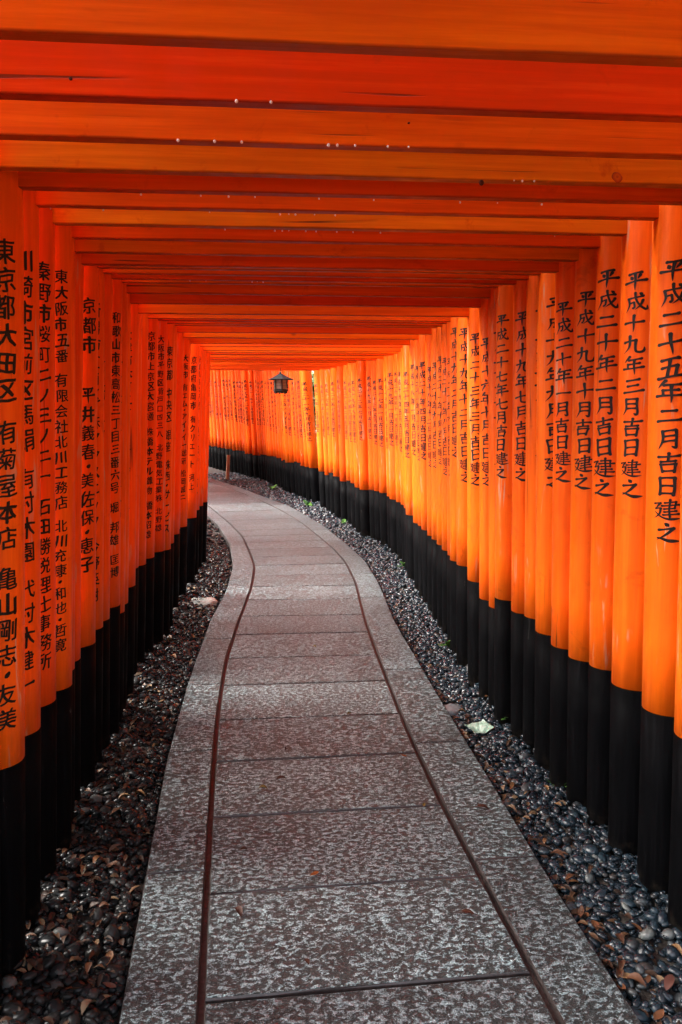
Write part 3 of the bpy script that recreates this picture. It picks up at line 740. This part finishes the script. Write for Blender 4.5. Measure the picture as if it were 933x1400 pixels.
for i in range(6):
    a = rot6 + i * math.pi / 3; a2 = a + math.pi / 3
    x, y_ = .104 * math.cos(a), .104 * math.sin(a)
    fr = link('frame_bar', bevel_box('frame_bar', x - .007, x + .007, y_ - .007, y_ + .007, .05, .187, .001), M['lmetal'], lan)
    # pane between two bars
    p0 = Vector((.098 * math.cos(a), .098 * math.sin(a), 0)); p1 = Vector((.098 * math.cos(a2), .098 * math.sin(a2), 0))
    nrm = (p0 + p1).normalized() * .003; d = (p1 - p0).normalized() * .010
    q0, q1 = p0 + d, p1 - d; vs = []
    for z in (.052, .185):
        for q in (q0, q1): vs += [(*(q + nrm).xy, z), (*(q - nrm).xy, z)]
    link('pane', mesh_of('pane', vs, [(0, 2, 6, 4), (1, 5, 7, 3), (0, 4, 5, 1), (2, 3, 7, 6), (4, 6, 7, 5), (0, 1, 3, 2)]), M['pane'], lan)
    # scallops of the foot
    a3 = a + math.pi / 6
    link('foot', bevel_box('foot', .085 * math.cos(a) - .014, .085 * math.cos(a) + .014, .085 * math.sin(a) - .014, .085 * math.sin(a) + .014, -.018, .0, .004), M['lmetal'], lan)
    for zz in (.095, .14):
        mid = (q0 + q1) / 2 + nrm * 1.6
        dd = (q1 - q0) / 2
        vs = []
        for s in (-1, 1):
            for e in ((0, -.002), (0, .002)):
                q = mid + dd * s; vs += [(q.x, q.y, zz + e[1]), (q.x - nrm.x, q.y - nrm.y, zz + e[1])]
        link('lattice_bar', mesh_of('lattice_bar', vs, [(0, 4, 6, 2), (1, 3, 7, 5), (0, 1, 5, 4), (2, 6, 7, 3), (0, 2, 3, 1), (4, 5, 7, 6)]), M['lmetal'], lan)
hang = 2.055 + (LY - 5) * .0135 + .02 - LZ
loft('hanger', [poly_ring(6, .004, .308), poly_ring(6, .004, hang)], M['lmetal'], lan)

# ------------------------------------------------------------------ wooden stake at the path edge
sx, sy = at(311, 655, 0)
stk = link('wooden_stake', bevel_box('wooden_stake', -.035, .035, -.022, .022, -.06, .56, .004), M['stake'], None)
stk.location = (sx, sy, 0); stk.rotation_euler = (0, math.radians(4), .3)
tag(stk, 'short pale wooden stake standing in the gravel before the far black posts', 'stake')

# ------------------------------------------------------------------ pebbles
def pebble_unit(seg=8, rings=4):
    vs = [(0, 0, -1)]; fs = []
    for j in range(1, rings):
        t = math.pi * j / rings
        for i in range(seg):
            a = 2 * math.pi * i / seg; vs.append((math.sin(t) * math.cos(a), math.sin(t) * math.sin(a), -math.cos(t)))
    vs.append((0, 0, 1)); n = len(vs) - 1
    for i in range(seg):
        k = (i + 1) % seg; fs.append((0, 1 + k, 1 + i)); fs.append((n, n - seg + i, n - seg + k))
    for j in range(rings - 2):
        for i in range(seg):
            k = (i + 1) % seg; a = 1 + j * seg; b = a + seg; fs.append((a + i, a + k, b + k, b + i))
    return np.array(vs), fs
UV, UF = pebble_unit()
def rot_mat(a, b, c):
    return np.array(Matrix.Rotation(a, 3, 'Z') @ Matrix.Rotation(b, 3, 'X') @ Matrix.Rotation(c, 3, 'Y'))
spots = []
def scatter(side, y0, y1, dens, size, layers):
    n = int((y1 - y0) * dens)
    for _ in range(n):
        Y = RNG.uniform(y0, y1)
        if side == 'R': a, b = PR(Y) + .012, XR(Y) + .16
        else: a, b = XL(Y) - .16, PL(Y) - .012
        wd = b - a
        if RNG.uniform() > wd / .62: continue
        x = RNG.uniform(a, b)
        lay = RNG.integers(0, layers)
        s = size * RNG.lognormal(-.04, .38)
        s = min(s, size * 1.9)
        spots.append((x, Y, gravel_z(Y, x) - .012 + lay * .011 + RNG.uniform(-.003, .003), s))
scatter('R', .9, 3.4, 2300, .0130, 3); scatter('R', 3.4, 6, 1700, .0145, 2); scatter('R', 6, 11, 900, .0165, 2); scatter('R', 11, 21, 380, .024, 2)
scatter('L', .9, 3.4, 2100, .0130, 3); scatter('L', 3.4, 6, 1500, .0145, 2); scatter('L', 6, 9.5, 850, .0165, 2); scatter('L', 9.5, 21, 120, .024, 2)
spots.sort(key=lambda p: p[1])
unit = [mesh_of('pebble', (UV * np.array(sc)).tolist(), UF) for sc in ((1.25, .85, .6), (1.5, .9, .55), (1.1, 1.0, .62), (1.35, 1.0, .5))]
for m in unit: m.materials.append(M['pebble']); m.polygons.foreach_set('use_smooth', [True] * len(m.polygons))
unit_d = [m.copy() for m in unit]
for m in unit_d: m.materials.clear(); m.materials.append(M['dpebble'])
vis = []   # nearest pebbles that the frame shows
def in_view(x, y, z):
    dx = x * math.cos(YAW) - y * math.sin(YAW); dy = x * math.sin(YAW) + y * math.cos(YAW); dz = z - CAMH
    f = dy * math.cos(PITCH) - dz * math.sin(PITCH); u = dy * math.sin(PITCH) + dz * math.cos(PITCH)
    if f < .1: return None
    px, py = CX + FPX * dx / f, CY - FPX * u / f
    return (px, py) if 0 < px < 933 and 0 < py < 1400 else None
single = []; rest = []
for p in spots:
    lim = (XR(p[1]) - .0 if p[0] > .5 else XL(p[1]))
    ok = in_view(*p[:3]) and (p[0] < XR(p[1]) and p[0] > XL(p[1]))
    if ok and len(single) < 300 and p[3] > .0115 and p[2] > gravel_z(p[1], p[0]) - .004: single.append(p)
    else: rest.append(p)
for p in single:
    o = bpy.data.objects.new('pebble', random.choice(unit if p[0] > .5 else unit_d)); COL.objects.link(o)
    o.parent = bed_r if p[0] > .5 else bed_l
    o.location = p[:3]; o.scale = (p[3],) * 3
    o.rotation_euler = (RNG.normal(0, .35), RNG.normal(0, .35), RNG.uniform(0, 6.28))
for side in ('R', 'L'):
    pts = [p for p in rest if (p[0] > .5 * (PR(p[1]) + PL(p[1]))) == (side == 'R')]
    V = []; F = []; nv = len(UV)
    allv = np.empty((len(pts) * nv, 3))
    for i, p in enumerate(pts):
        sc = np.array((RNG.uniform(1.05, 1.5), RNG.uniform(.8, 1.05), RNG.uniform(.5, .7))) * p[3]
        allv[i * nv:(i + 1) * nv] = (UV * sc) @ rot_mat(RNG.uniform(0, 6.28), RNG.normal(0, .35), RNG.normal(0, .35)).T + np.array(p[:3])
    tri = [f for f in UF if len(f) == 3]; quad = [f for f in UF if len(f) == 4]
    me = bpy.data.meshes.new('pebbles')
    ft = np.array(tri); fq = np.array(quad); k = np.arange(len(pts))[:, None, None] * nv
    T = (ft[None] + k).reshape(-1, 3); Q = (fq[None] + k).reshape(-1, 4)
    me.vertices.add(len(allv)); me.vertices.foreach_set('co', allv.ravel())
    loops = np.concatenate([T.ravel(), Q.ravel()]); me.loops.add(len(loops)); me.loops.foreach_set('vertex_index', loops)
    st = np.concatenate([np.arange(len(T)) * 3, len(T) * 3 + np.arange(len(Q)) * 4]); me.polygons.add(len(st))
    me.polygons.foreach_set('loop_start', st)
    me.update(calc_edges=True); me.polygons.foreach_set('use_smooth', [True] * len(st))
    o = link('pebbles', me, M['pebbles' if side == 'R' else 'dpebbles'], None)
    tag(o, 'wet dark grey river pebbles along the %s side of the path' % ('right' if side == 'R' else 'left'), 'gravel', None, 'stuff')

# ------------------------------------------------------------------ leaves
def leaf_geo(L, W, curl, fold, seed):
    r = random.Random(seed); n = 6; vs = []; fs = []
    for i in range(n + 1):
        t = i / n; w = W * math.sin(math.pi * t ** .85) ** .8 * .5 if 0 < i < n else .0006
        x = (t - .5) * L; z = curl * math.sin(math.pi * t) + r.uniform(-.0008, .0008)
        vs += [(x, -w, z + fold * w * 2), (x, 0, z), (x, w, z + fold * w * 2)]
    for i in range(n):
        a = 3 * i; fs += [(a, a + 1, a + 4, a + 3), (a + 1, a + 2, a + 5, a + 4)]
    return vs, fs
leafm = [mesh_of('fallen_leaf', *leaf_geo(.058, .026, c, f, i)) for i, (c, f) in enumerate(((.006, .3), (.011, .45), (-.004, .25), (.003, .15), (.009, .6)))]
def put_leaf(x, y, z, mat, label, s=1.0, group='fallen leaves', rz=None, name='fallen_leaf', tilt=.25):
    m = random.choice(leafm).copy(); m.materials.clear(); m.materials.append(mat)
    m.polygons.foreach_set('use_smooth', [True] * len(m.polygons))
    o = bpy.data.objects.new(name, m); COL.objects.link(o)
    o.location = (x, y, z); o.scale = (s, s * random.uniform(.8, 1.15), s)
    o.rotation_euler = (random.gauss(0, tilt), random.gauss(0, tilt), random.uniform(0, 6.28) if rz is None else rz)
    tag(o, label, 'leaf', group); return o
# those lying on the slabs
for px, py, mt, lb, s in [(430, 1197, 'orangeleaf', 'orange fallen leaf near the middle of a slab, brightest on the path', .72), (326, 1250, 'redleaf', 'dark red fallen leaf lying near the left groove of the path', .8),
                          (360, 1081, 'ochreleaf', 'yellow brown round leaf lying on a pale slab', .7), (385, 1067, 'redleaf', 'thin dark brown leaf beside the yellow brown leaf on a slab', .8),
                          (392, 1027, 'redleaf', 'small brown leaf lying just above a slab joint', .5), (478, 978, 'ochreleaf', 'small ochre leaf on the joint of the fourth slab', .5), (640, 1250, 'redleaf', 'narrow dark leaf standing near the right groove', .75),
                          (553, 1035, 'orangeleaf', 'small orange leaf beside the right groove of the path', .5), (420, 1318, 'redleaf', 'small rust coloured leaf on the nearest full slab', .5), (580, 1102, 'ochreleaf', 'small ochre leaf on a slab joint near the right groove', .5),
                          (334, 1163, 'redleaf', 'small rust red leaf on the slab left of the orange leaf', .5), (660, 1107, 'redleaf', 'slim dark leaf on the right edge strip of the path', .9), (430, 886, 'ochreleaf', 'tiny pale leaf on a distant slab in the middle of the path', .6)]:
    x, y_ = at(px, py, 0); put_leaf(x, y_, .006, M[mt], lb, s, 'leaves lying on the path', tilt=.08)
lab_r = 'brown fallen leaf among the wet pebbles on the right verge'
lab_l = 'brown fallen leaf among the dark pebbles on the left verge'
RL = [(670, 1062), (685, 1074), (690, 1068), (698, 1072), (705, 1115), (743, 1085), (762, 1106), (745, 1148), (740, 1152), (762, 1168), (780, 1196), (812, 1193), (783, 1203), (797, 1240), (802, 1245), (811, 1260), (822, 1265), (835, 1290), (850, 1282), (872, 1273), (845, 1325), (860, 1330), (868, 1338), (884, 1336), (925, 1308), (850, 1315), (903, 1382), (612, 968), (625, 978), (640, 985), (632, 972), (663, 960), (598, 930), (620, 1000), (560, 845), (556, 860), (575, 870), (548, 835), (545, 826), (568, 892), (602, 945), (795, 1345), (912, 1345), (700, 1102)]
for px, py in RL:
    x, y_ = at(px + random.uniform(-3, 3), py, 0); x = max(x, PR(y_) + .02); put_leaf(x, y_, gravel_z(y_, x) + .022, M['deadleaf'], lab_r, random.uniform(.5, .9), 'leaves on the right verge')
LLv = [(175, 1078), (172, 1093), (160, 1112), (210, 1018), (115, 1195), (150, 1183), (135, 1180), (120, 1200), (98, 1205), (185, 1210), (165, 1250), (170, 1262), (125, 1310), (122, 1375), (108, 1350), (150, 1305), (147, 1340), (120, 1322), (190, 1085), (188, 1128), (160, 1160), (225, 905), (232, 880), (240, 898), (250, 830), (268, 812), (285, 800), (262, 868), (200, 960), (190, 905), (215, 945), (290, 770), (245, 855), (170, 1030), (95, 1260), (140, 1240)]
for px, py in LLv:
    x, y_ = at(px + random.uniform(-3, 3), py, 0); x = min(x, PL(y_) - .02); put_leaf(x, y_, gravel_z(y_, x) + .022, M['deadleaf'], lab_l, random.uniform(.55, 1.05), 'leaves on the left verge')
x, y_ = at(190, 905, 0); x = min(x, PL(y_) - .03); put_leaf(x, y_, gravel_z(y_, x) + .03, M['green'], 'single green leaf lying on the left verge below the black posts', 1.0, 'leaves on the left verge')
def many_leaves(name, pts, mat, L, W, label, cat, tilt=.5):
    vs, fs = [], []
    for x, y_, z in pts:
        lv, lf = leaf_geo(L * random.uniform(.6, 1.2), W * random.uniform(.7, 1.1), .004, .3, random.random())
        Rm = Matrix.Rotation(random.uniform(0, 6.28), 3, 'Z') @ Matrix.Rotation(random.gauss(0, tilt), 3, 'X') @ Matrix.Rotation(random.gauss(0, tilt), 3, 'Y')
        b = len(vs)
        for v in lv[::1]:
            q = Rm @ Vector(v); vs.append((q.x + x, q.y + y_, q.z + z))
        fs += [tuple(b + i for i in f) for f in lf]
    return tag(link(name, mesh_of(name, vs, fs), mat, None, True), label, cat, None, 'stuff')
pts = []
for _ in range(800):
    Y = 1.0 + RNG.exponential(4.0)
    if Y > 18: continue
    a, b = XL(Y) - .05, PL(Y) - .02; x = b - (b - a) * RNG.uniform() ** 1.0; pts.append((x, Y, gravel_z(Y, x) + RNG.uniform(.004, .018)))
many_leaves('leaf_litter', pts, M['litter'], .04, .018, 'dark sodden leaf litter scattered over the left verge', 'leaf litter', .3)
pts = []
for _ in range(260):
    Y = 1.2 + RNG.exponential(4.0)
    if Y > 18: continue
    x = PR(Y) + .015 + RNG.exponential(.06)
    if x > XR(Y): continue
    pts.append((x, Y, gravel_z(Y, x) + RNG.uniform(.006, .02)))
many_leaves('leaf_litter', pts, M['litter'], .042, .019, 'brown leaf litter caught along the right edge of the path', 'leaf litter', .3)

# small weeds
def weed(px, py, n, L, label, group='weeds on the right verge'):
    x, y_ = at(px, py, .02); vs, fs = [], []
    for k in range(n):
        a = random.uniform(0, 6.28); el = random.uniform(.3, 1.1); l = L * random.uniform(.9, 1.6)
        d = Vector((math.cos(a) * math.cos(el), math.sin(a) * math.cos(el), math.sin(el))); s = Vector((-math.sin(a), math.cos(a), 0))
        b = len(vs)
        for i in range(6):
            t = i / 5; w = l * .22 * math.sin(math.pi * min(t * .9 + .08, 1)); c = d * (l * t) - Vector((0, 0, l * .35 * t * t))
            vs += [tuple(c - s * w), tuple(c + s * w + Vector((0, 0, w * .2)))]
        for i in range(5): fs.append((b + 2 * i, b + 2 * i + 1, b + 2 * i + 3, b + 2 * i + 2))
    o = link('weed', mesh_of('weed', vs, fs), M['green'], None, True); o.location = (x, y_, gravel_z(y_, x) + .012)
    tag(o, label, 'weed', group)
weed(614, 884, 9, .075, 'bright green weed sprouting by the black posts halfway along the right verge')
weed(772, 1077, 5, .045, 'little green sprout at the foot of a black post beside brown leaves')
weed(755, 1072, 3, .035, 'two-leaved green seedling in the pebbles left of the sprout')
weed(694, 985, 4, .035, 'faint green sprout behind the crumpled paper')
weed(553, 775, 6, .07, 'green weed at the foot of the posts where the verge narrows')
weed(470, 715, 8, .09, 'light green weed on the verge just before the bend')
weed(420, 690, 10, .12, 'weed at the foot of the posts beside the narrow gap')
weed(372, 668, 9, .13, 'leafy weed at the foot of the far black posts')

# crumpled paper
bm = bmesh.new(); bmesh.ops.create_grid(bm, x_segments=9, y_segments=6, size=.5)
for v in bm.verts:
    v.co.x *= .115; v.co.y *= .075
    v.co.z = .004 * math.sin(v.co.x * 70 + v.co.y * 50) + .0022 * random.uniform(-1, 1) + .008 * (v.co.x / .05) ** 2
me = bpy.data.meshes.new('paper_scrap'); bm.to_mesh(me); bm.free()
x, y_ = at(655, 997, 0)
o = link('paper_scrap', me, M['paper'], None); o.location = (x, y_, gravel_z(y_, x) + .03); o.rotation_euler = (.12, -.1, .25); o.scale = (.95, 1.25, 1)
tag(o, 'crumpled pale green paper scrap lying on the right pebbles', 'litter')

# ------------------------------------------------------------------ raindrops hanging from the crossbeams
DROPS = [(-3, 1.525, 2.055, [324, 371]), (-2, 1.745, 2.055, [244, 294, 331, 449, 461, 485, 529, 557]), (-1, 1.945, 2.05, [698, 709, 725]),
         (0, 2.13, 2.045, [193, 275, 313, 349, 436, 510, 626, 676, 735]), (1, 2.34, 2.055, [68, 141, 287, 383, 395, 404, 430, 458]),
         (2, 2.56, 2.058, [308, 376, 386, 395, 418, 432, 460, 482, 519, 752]), (8, 3.58, 2.065, [260, 282, 345, 352, 360]), (14, 4.9, 2.05, [567])]
du = pebble_unit(10, 6)
dmesh = mesh_of('raindrop', (du[0] * np.array((1, 1, 1.15))).tolist(), du[1]); dmesh.materials.append(M['drop']); dmesh.polygons.foreach_set('use_smooth', [True] * len(dmesh.polygons))
for gi, Y, z, xs in DROPS:
    for x in xs:
        py = 566 - (z - CAMH) / Y * 1105
        X, _z = col_x(x, py, Y)
        o = bpy.data.objects.new('raindrop', dmesh); COL.objects.link(o)
        s = random.uniform(.0019, .0034) if gi in (-3, -2) else random.uniform(.0015, .0030)
        Yb = Y + (.045 * (.34 - X)) * .9
        o.location = (X, Yb - .012, z - s * .9); o.scale = (s, s, s)
        tag(o, 'tiny bright raindrop hanging from the underside of a crossbeam', 'raindrop', 'raindrops under the crossbeams')

# ------------------------------------------------------------------ trees outside
def tree(x, y_, z, h, seed, label, crown_r=1.8, n=2600, group='trees outside the gates'):
    r = random.Random(seed); root = empty('tree', (x, y_, z)); tag(root, label, 'tree', group)
    vs, fs = [], []
    def limb(p0, p1, r0, r1, seg=8, n=5):
        b = len(vs); ax = (p1 - p0).normalized(); u = ax.orthogonal().normalized(); w = ax.cross(u)
        for j in range(n + 1):
            t = j / n; c = p0.lerp(p1, t) + u * .06 * math.sin(t * 5 + seed) * (p1 - p0).length * .3; rr = r0 + (r1 - r0) * t
            for i in range(seg):
                a = 2 * math.pi * i / seg; vs.append(tuple(c + (u * math.cos(a) + w * math.sin(a)) * rr))
        for j in range(n):
            for i in range(seg):
                k = (i + 1) % seg; fs.append((b + j * seg + i, b + j * seg + k, b + (j + 1) * seg + k, b + (j + 1) * seg + i))
    limb(Vector((0, 0, -.3)), Vector((r.uniform(-.3, .3), r.uniform(-.3, .3), h * .85)), .17, .05)
    tips = []
    for k in range(9):
        a = k * 2.4 + r.uniform(-.4, .4); zz = h * r.uniform(.3, .8)
        L = crown_r * r.uniform(.6, 1.0) * (1.2 - zz / h * .6)
        p1 = Vector((math.cos(a) * L, math.sin(a) * L, zz + L * .5)); limb(Vector((0, 0, zz)), p1, .06, .015, 6, 4); tips += [p1, p1 * .7 + Vector((0, 0, zz * .3))]
    tips.append(Vector((0, 0, h)))
    link('trunk', mesh_of('trunk', vs, fs), M['bark'], root, True)
    cv, cf = [], []
    for k in range(n):
        c = r.choice(tips); s = crown_r * .42
        p = c + Vector((r.gauss(0, s), r.gauss(0, s), r.gauss(0, s * .7)))
        l = r.uniform(.05, .11); d = Vector((r.gauss(0, 1), r.gauss(0, 1), r.gauss(0, .6))).normalized(); e = d.orthogonal().normalized() * l * .45
        b = len(cv); cv += [tuple(p - d * l), tuple(p + e), tuple(p + d * l), tuple(p - e)]; cf.append((b, b + 1, b + 2, b + 3))
    cr_ = link('crown', mesh_of('crown', cv, cf), M['crown'], root); cr_['kind'] = 'stuff'
TR = 'leafy tree on the hillside seen only through the narrow gap in the right wall'
for k, (x, y_, h) in enumerate([(3.6, 20, 5.5), (4.4, 26, 6.5), (3.4, 16, 4.2), (3.1, 24, 3.6), (5.2, 31, 7.5), (6.2, 9, 6), (6.8, 3, 7), (6.0, -3, 6), (-4.6, 29, 4.5), (-6.2, 30.5, 5), (-3.0, 29.5, 4.5)]):
    tree(x, y_, hill(x, y_), h, 40 + k, TR if k < 5 else ('tree on the hillside behind the right wall of gates' if k < 8 else 'unseen tree added beyond the far end of the gates to cut light'), 1.7)  # the last three are unseen, added to shut light out of the far end

tree(2.35, 18.0, -.16, 2.9, 77, 'small bushy tree just outside the narrow gap in the right wall', .75, 1800)
tree(2.75, 20.5, -.16, 3.4, 78, 'bushy sapling behind the small tree outside the narrow gap', .85, 1800)

# ------------------------------------------------------------------ flat stone and painted light patch among the pebbles
g = N('painted_light_patch'); n1 = g.noise(g.coords(), 40, 5, .65)
g.l(g.ramp(n1, [(.3, (.10, .105, .09)), (.55, (.34, .36, .32))]), g.b.inputs['Base Color']); g.set(Roughness=.3); g.bump(n1, .5, .004); M['pale'] = g.m
g = N('grey_flat_stone'); n1 = g.noise(g.coords(), 40, 5, .65)
g.l(g.ramp(n1, [(.3, (.05, .055, .06)), (.7, (.13, .135, .14))]), g.b.inputs['Base Color']); g.set(Roughness=.35); g.bump(n1, .5, .004); M['greyst'] = g.m
def stone_or_light_patch(px, py, rx, ry, mat, label, lift=.0):
    x, y_ = at(px, py, -.01); r = random.Random(int(px)); n = 18; vs = []; fs = []
    rad = [1 + r.uniform(-.16, .16) for _ in range(n)]
    for k, (sc, z) in enumerate(((1.0, -.03), (1.02, .0), (.94, .012), (.6, .016))):
        for i in range(n):
            a = 2 * math.pi * i / n; vs.append((rx * rad[i] * sc * math.cos(a), ry * rad[i] * sc * math.sin(a), z + r.uniform(-.002, .002)))
    for k in range(3):
        for i in range(n):
            j = (i + 1) % n; fs.append((k * n + i, k * n + j, (k + 1) * n + j, (k + 1) * n + i))
    fs.append(tuple(3 * n + i for i in range(n)))
    o = link('stone_or_light_patch', mesh_of('stone_or_light_patch', vs, fs), mat, None, True)
    o.location = (x, y_, gravel_z(y_, x) + lift); o.rotation_euler = (0, 0, r.uniform(-.2, .2)); tag(o, label, 'stone')
stone_or_light_patch(276, 822, .13, .11, M['pale'], 'pale slab painted as the patch of light between the posts on the left verge', .004)  # pale colour stands in for a bright patch of light on the gravel
stone_or_light_patch(617, 967, .07, .06, M['greyst'], 'flat grey stone at the right edge of the path above the paper scrap', .012)

# ------------------------------------------------------------------ knots standing slightly proud of the overhead beams
g = N('knot_wood'); tk = g.n('ShaderNodeTexCoord'); vk = g.n('ShaderNodeVectorMath'); vk.operation = 'LENGTH'; g.l(tk.outputs['Object'], vk.inputs[0])
n1 = g.noise(tk.outputs['Object'], 60, 3)
rk = g.math('ADD', g.math('MULTIPLY', vk.outputs['Value'], 55.0), g.math('MULTIPLY', n1, .35))
g.l(g.ramp(rk, [(.2, (.30, .05, .006)), (.45, (.55, .12, .006)), (.75, (.42, .06, .005)), (.95, (.16, .02, .004))]), g.b.inputs['Base Color']); g.set(Roughness=.5, Specular_IOR_Level=.15); g.bump(rk, .5, .003); M['knot'] = g.m
g = N('knot_dark'); g.set(Base_Color=(.05, .012, .005, 1), Roughness=.6, Specular_IOR_Level=.15); M['knotd'] = g.m
def knot(gi, px, py, r_, mat):
    root = gates[gi]; beam = [c for c in root.children if c.name.startswith('crossbeam')][0]
    Y = root.location.y; X, z = col_x(px, py, Y - .02)
    rz = root.rotation_euler.z
    lx = (X - root.location.x) * math.cos(rz) + (Y - root.location.y) * math.sin(rz)
    n = 16; rr = random.Random(int(px)); vs = [(0, -.0012, 0)]; fs = []
    for sc, d in ((.55, -.0016), (.9, -.0008), (1.0, .002)):
        for i in range(n):
            a = 2 * math.pi * i / n; q = r_ * sc * (1 + .12 * math.sin(2 * a + px) + rr.uniform(-.05, .05)); vs.append((q * 1.15 * math.cos(a), d, q * math.sin(a)))
    for i in range(n):
        j = (i + 1) % n; fs.append((0, 1 + i, 1 + j))
        for k in range(2): fs.append((1 + k * n + i, 1 + (k + 1) * n + i, 1 + (k + 1) * n + j, 1 + k * n + j))
    o = link('knot', mesh_of('knot', vs, fs), mat, beam, True); o.location = (lx, -.017, z)
knot(-1, 839, 246, .0125, M['knot']); knot(-1, 658, 251, .006, M['knotd']); knot(-3, 92, 98, .0032, M['knotd']); knot(-2, 897, 169, .0035, M['knotd']); knot(-2, 560, 168, .0025, M['knotd'])
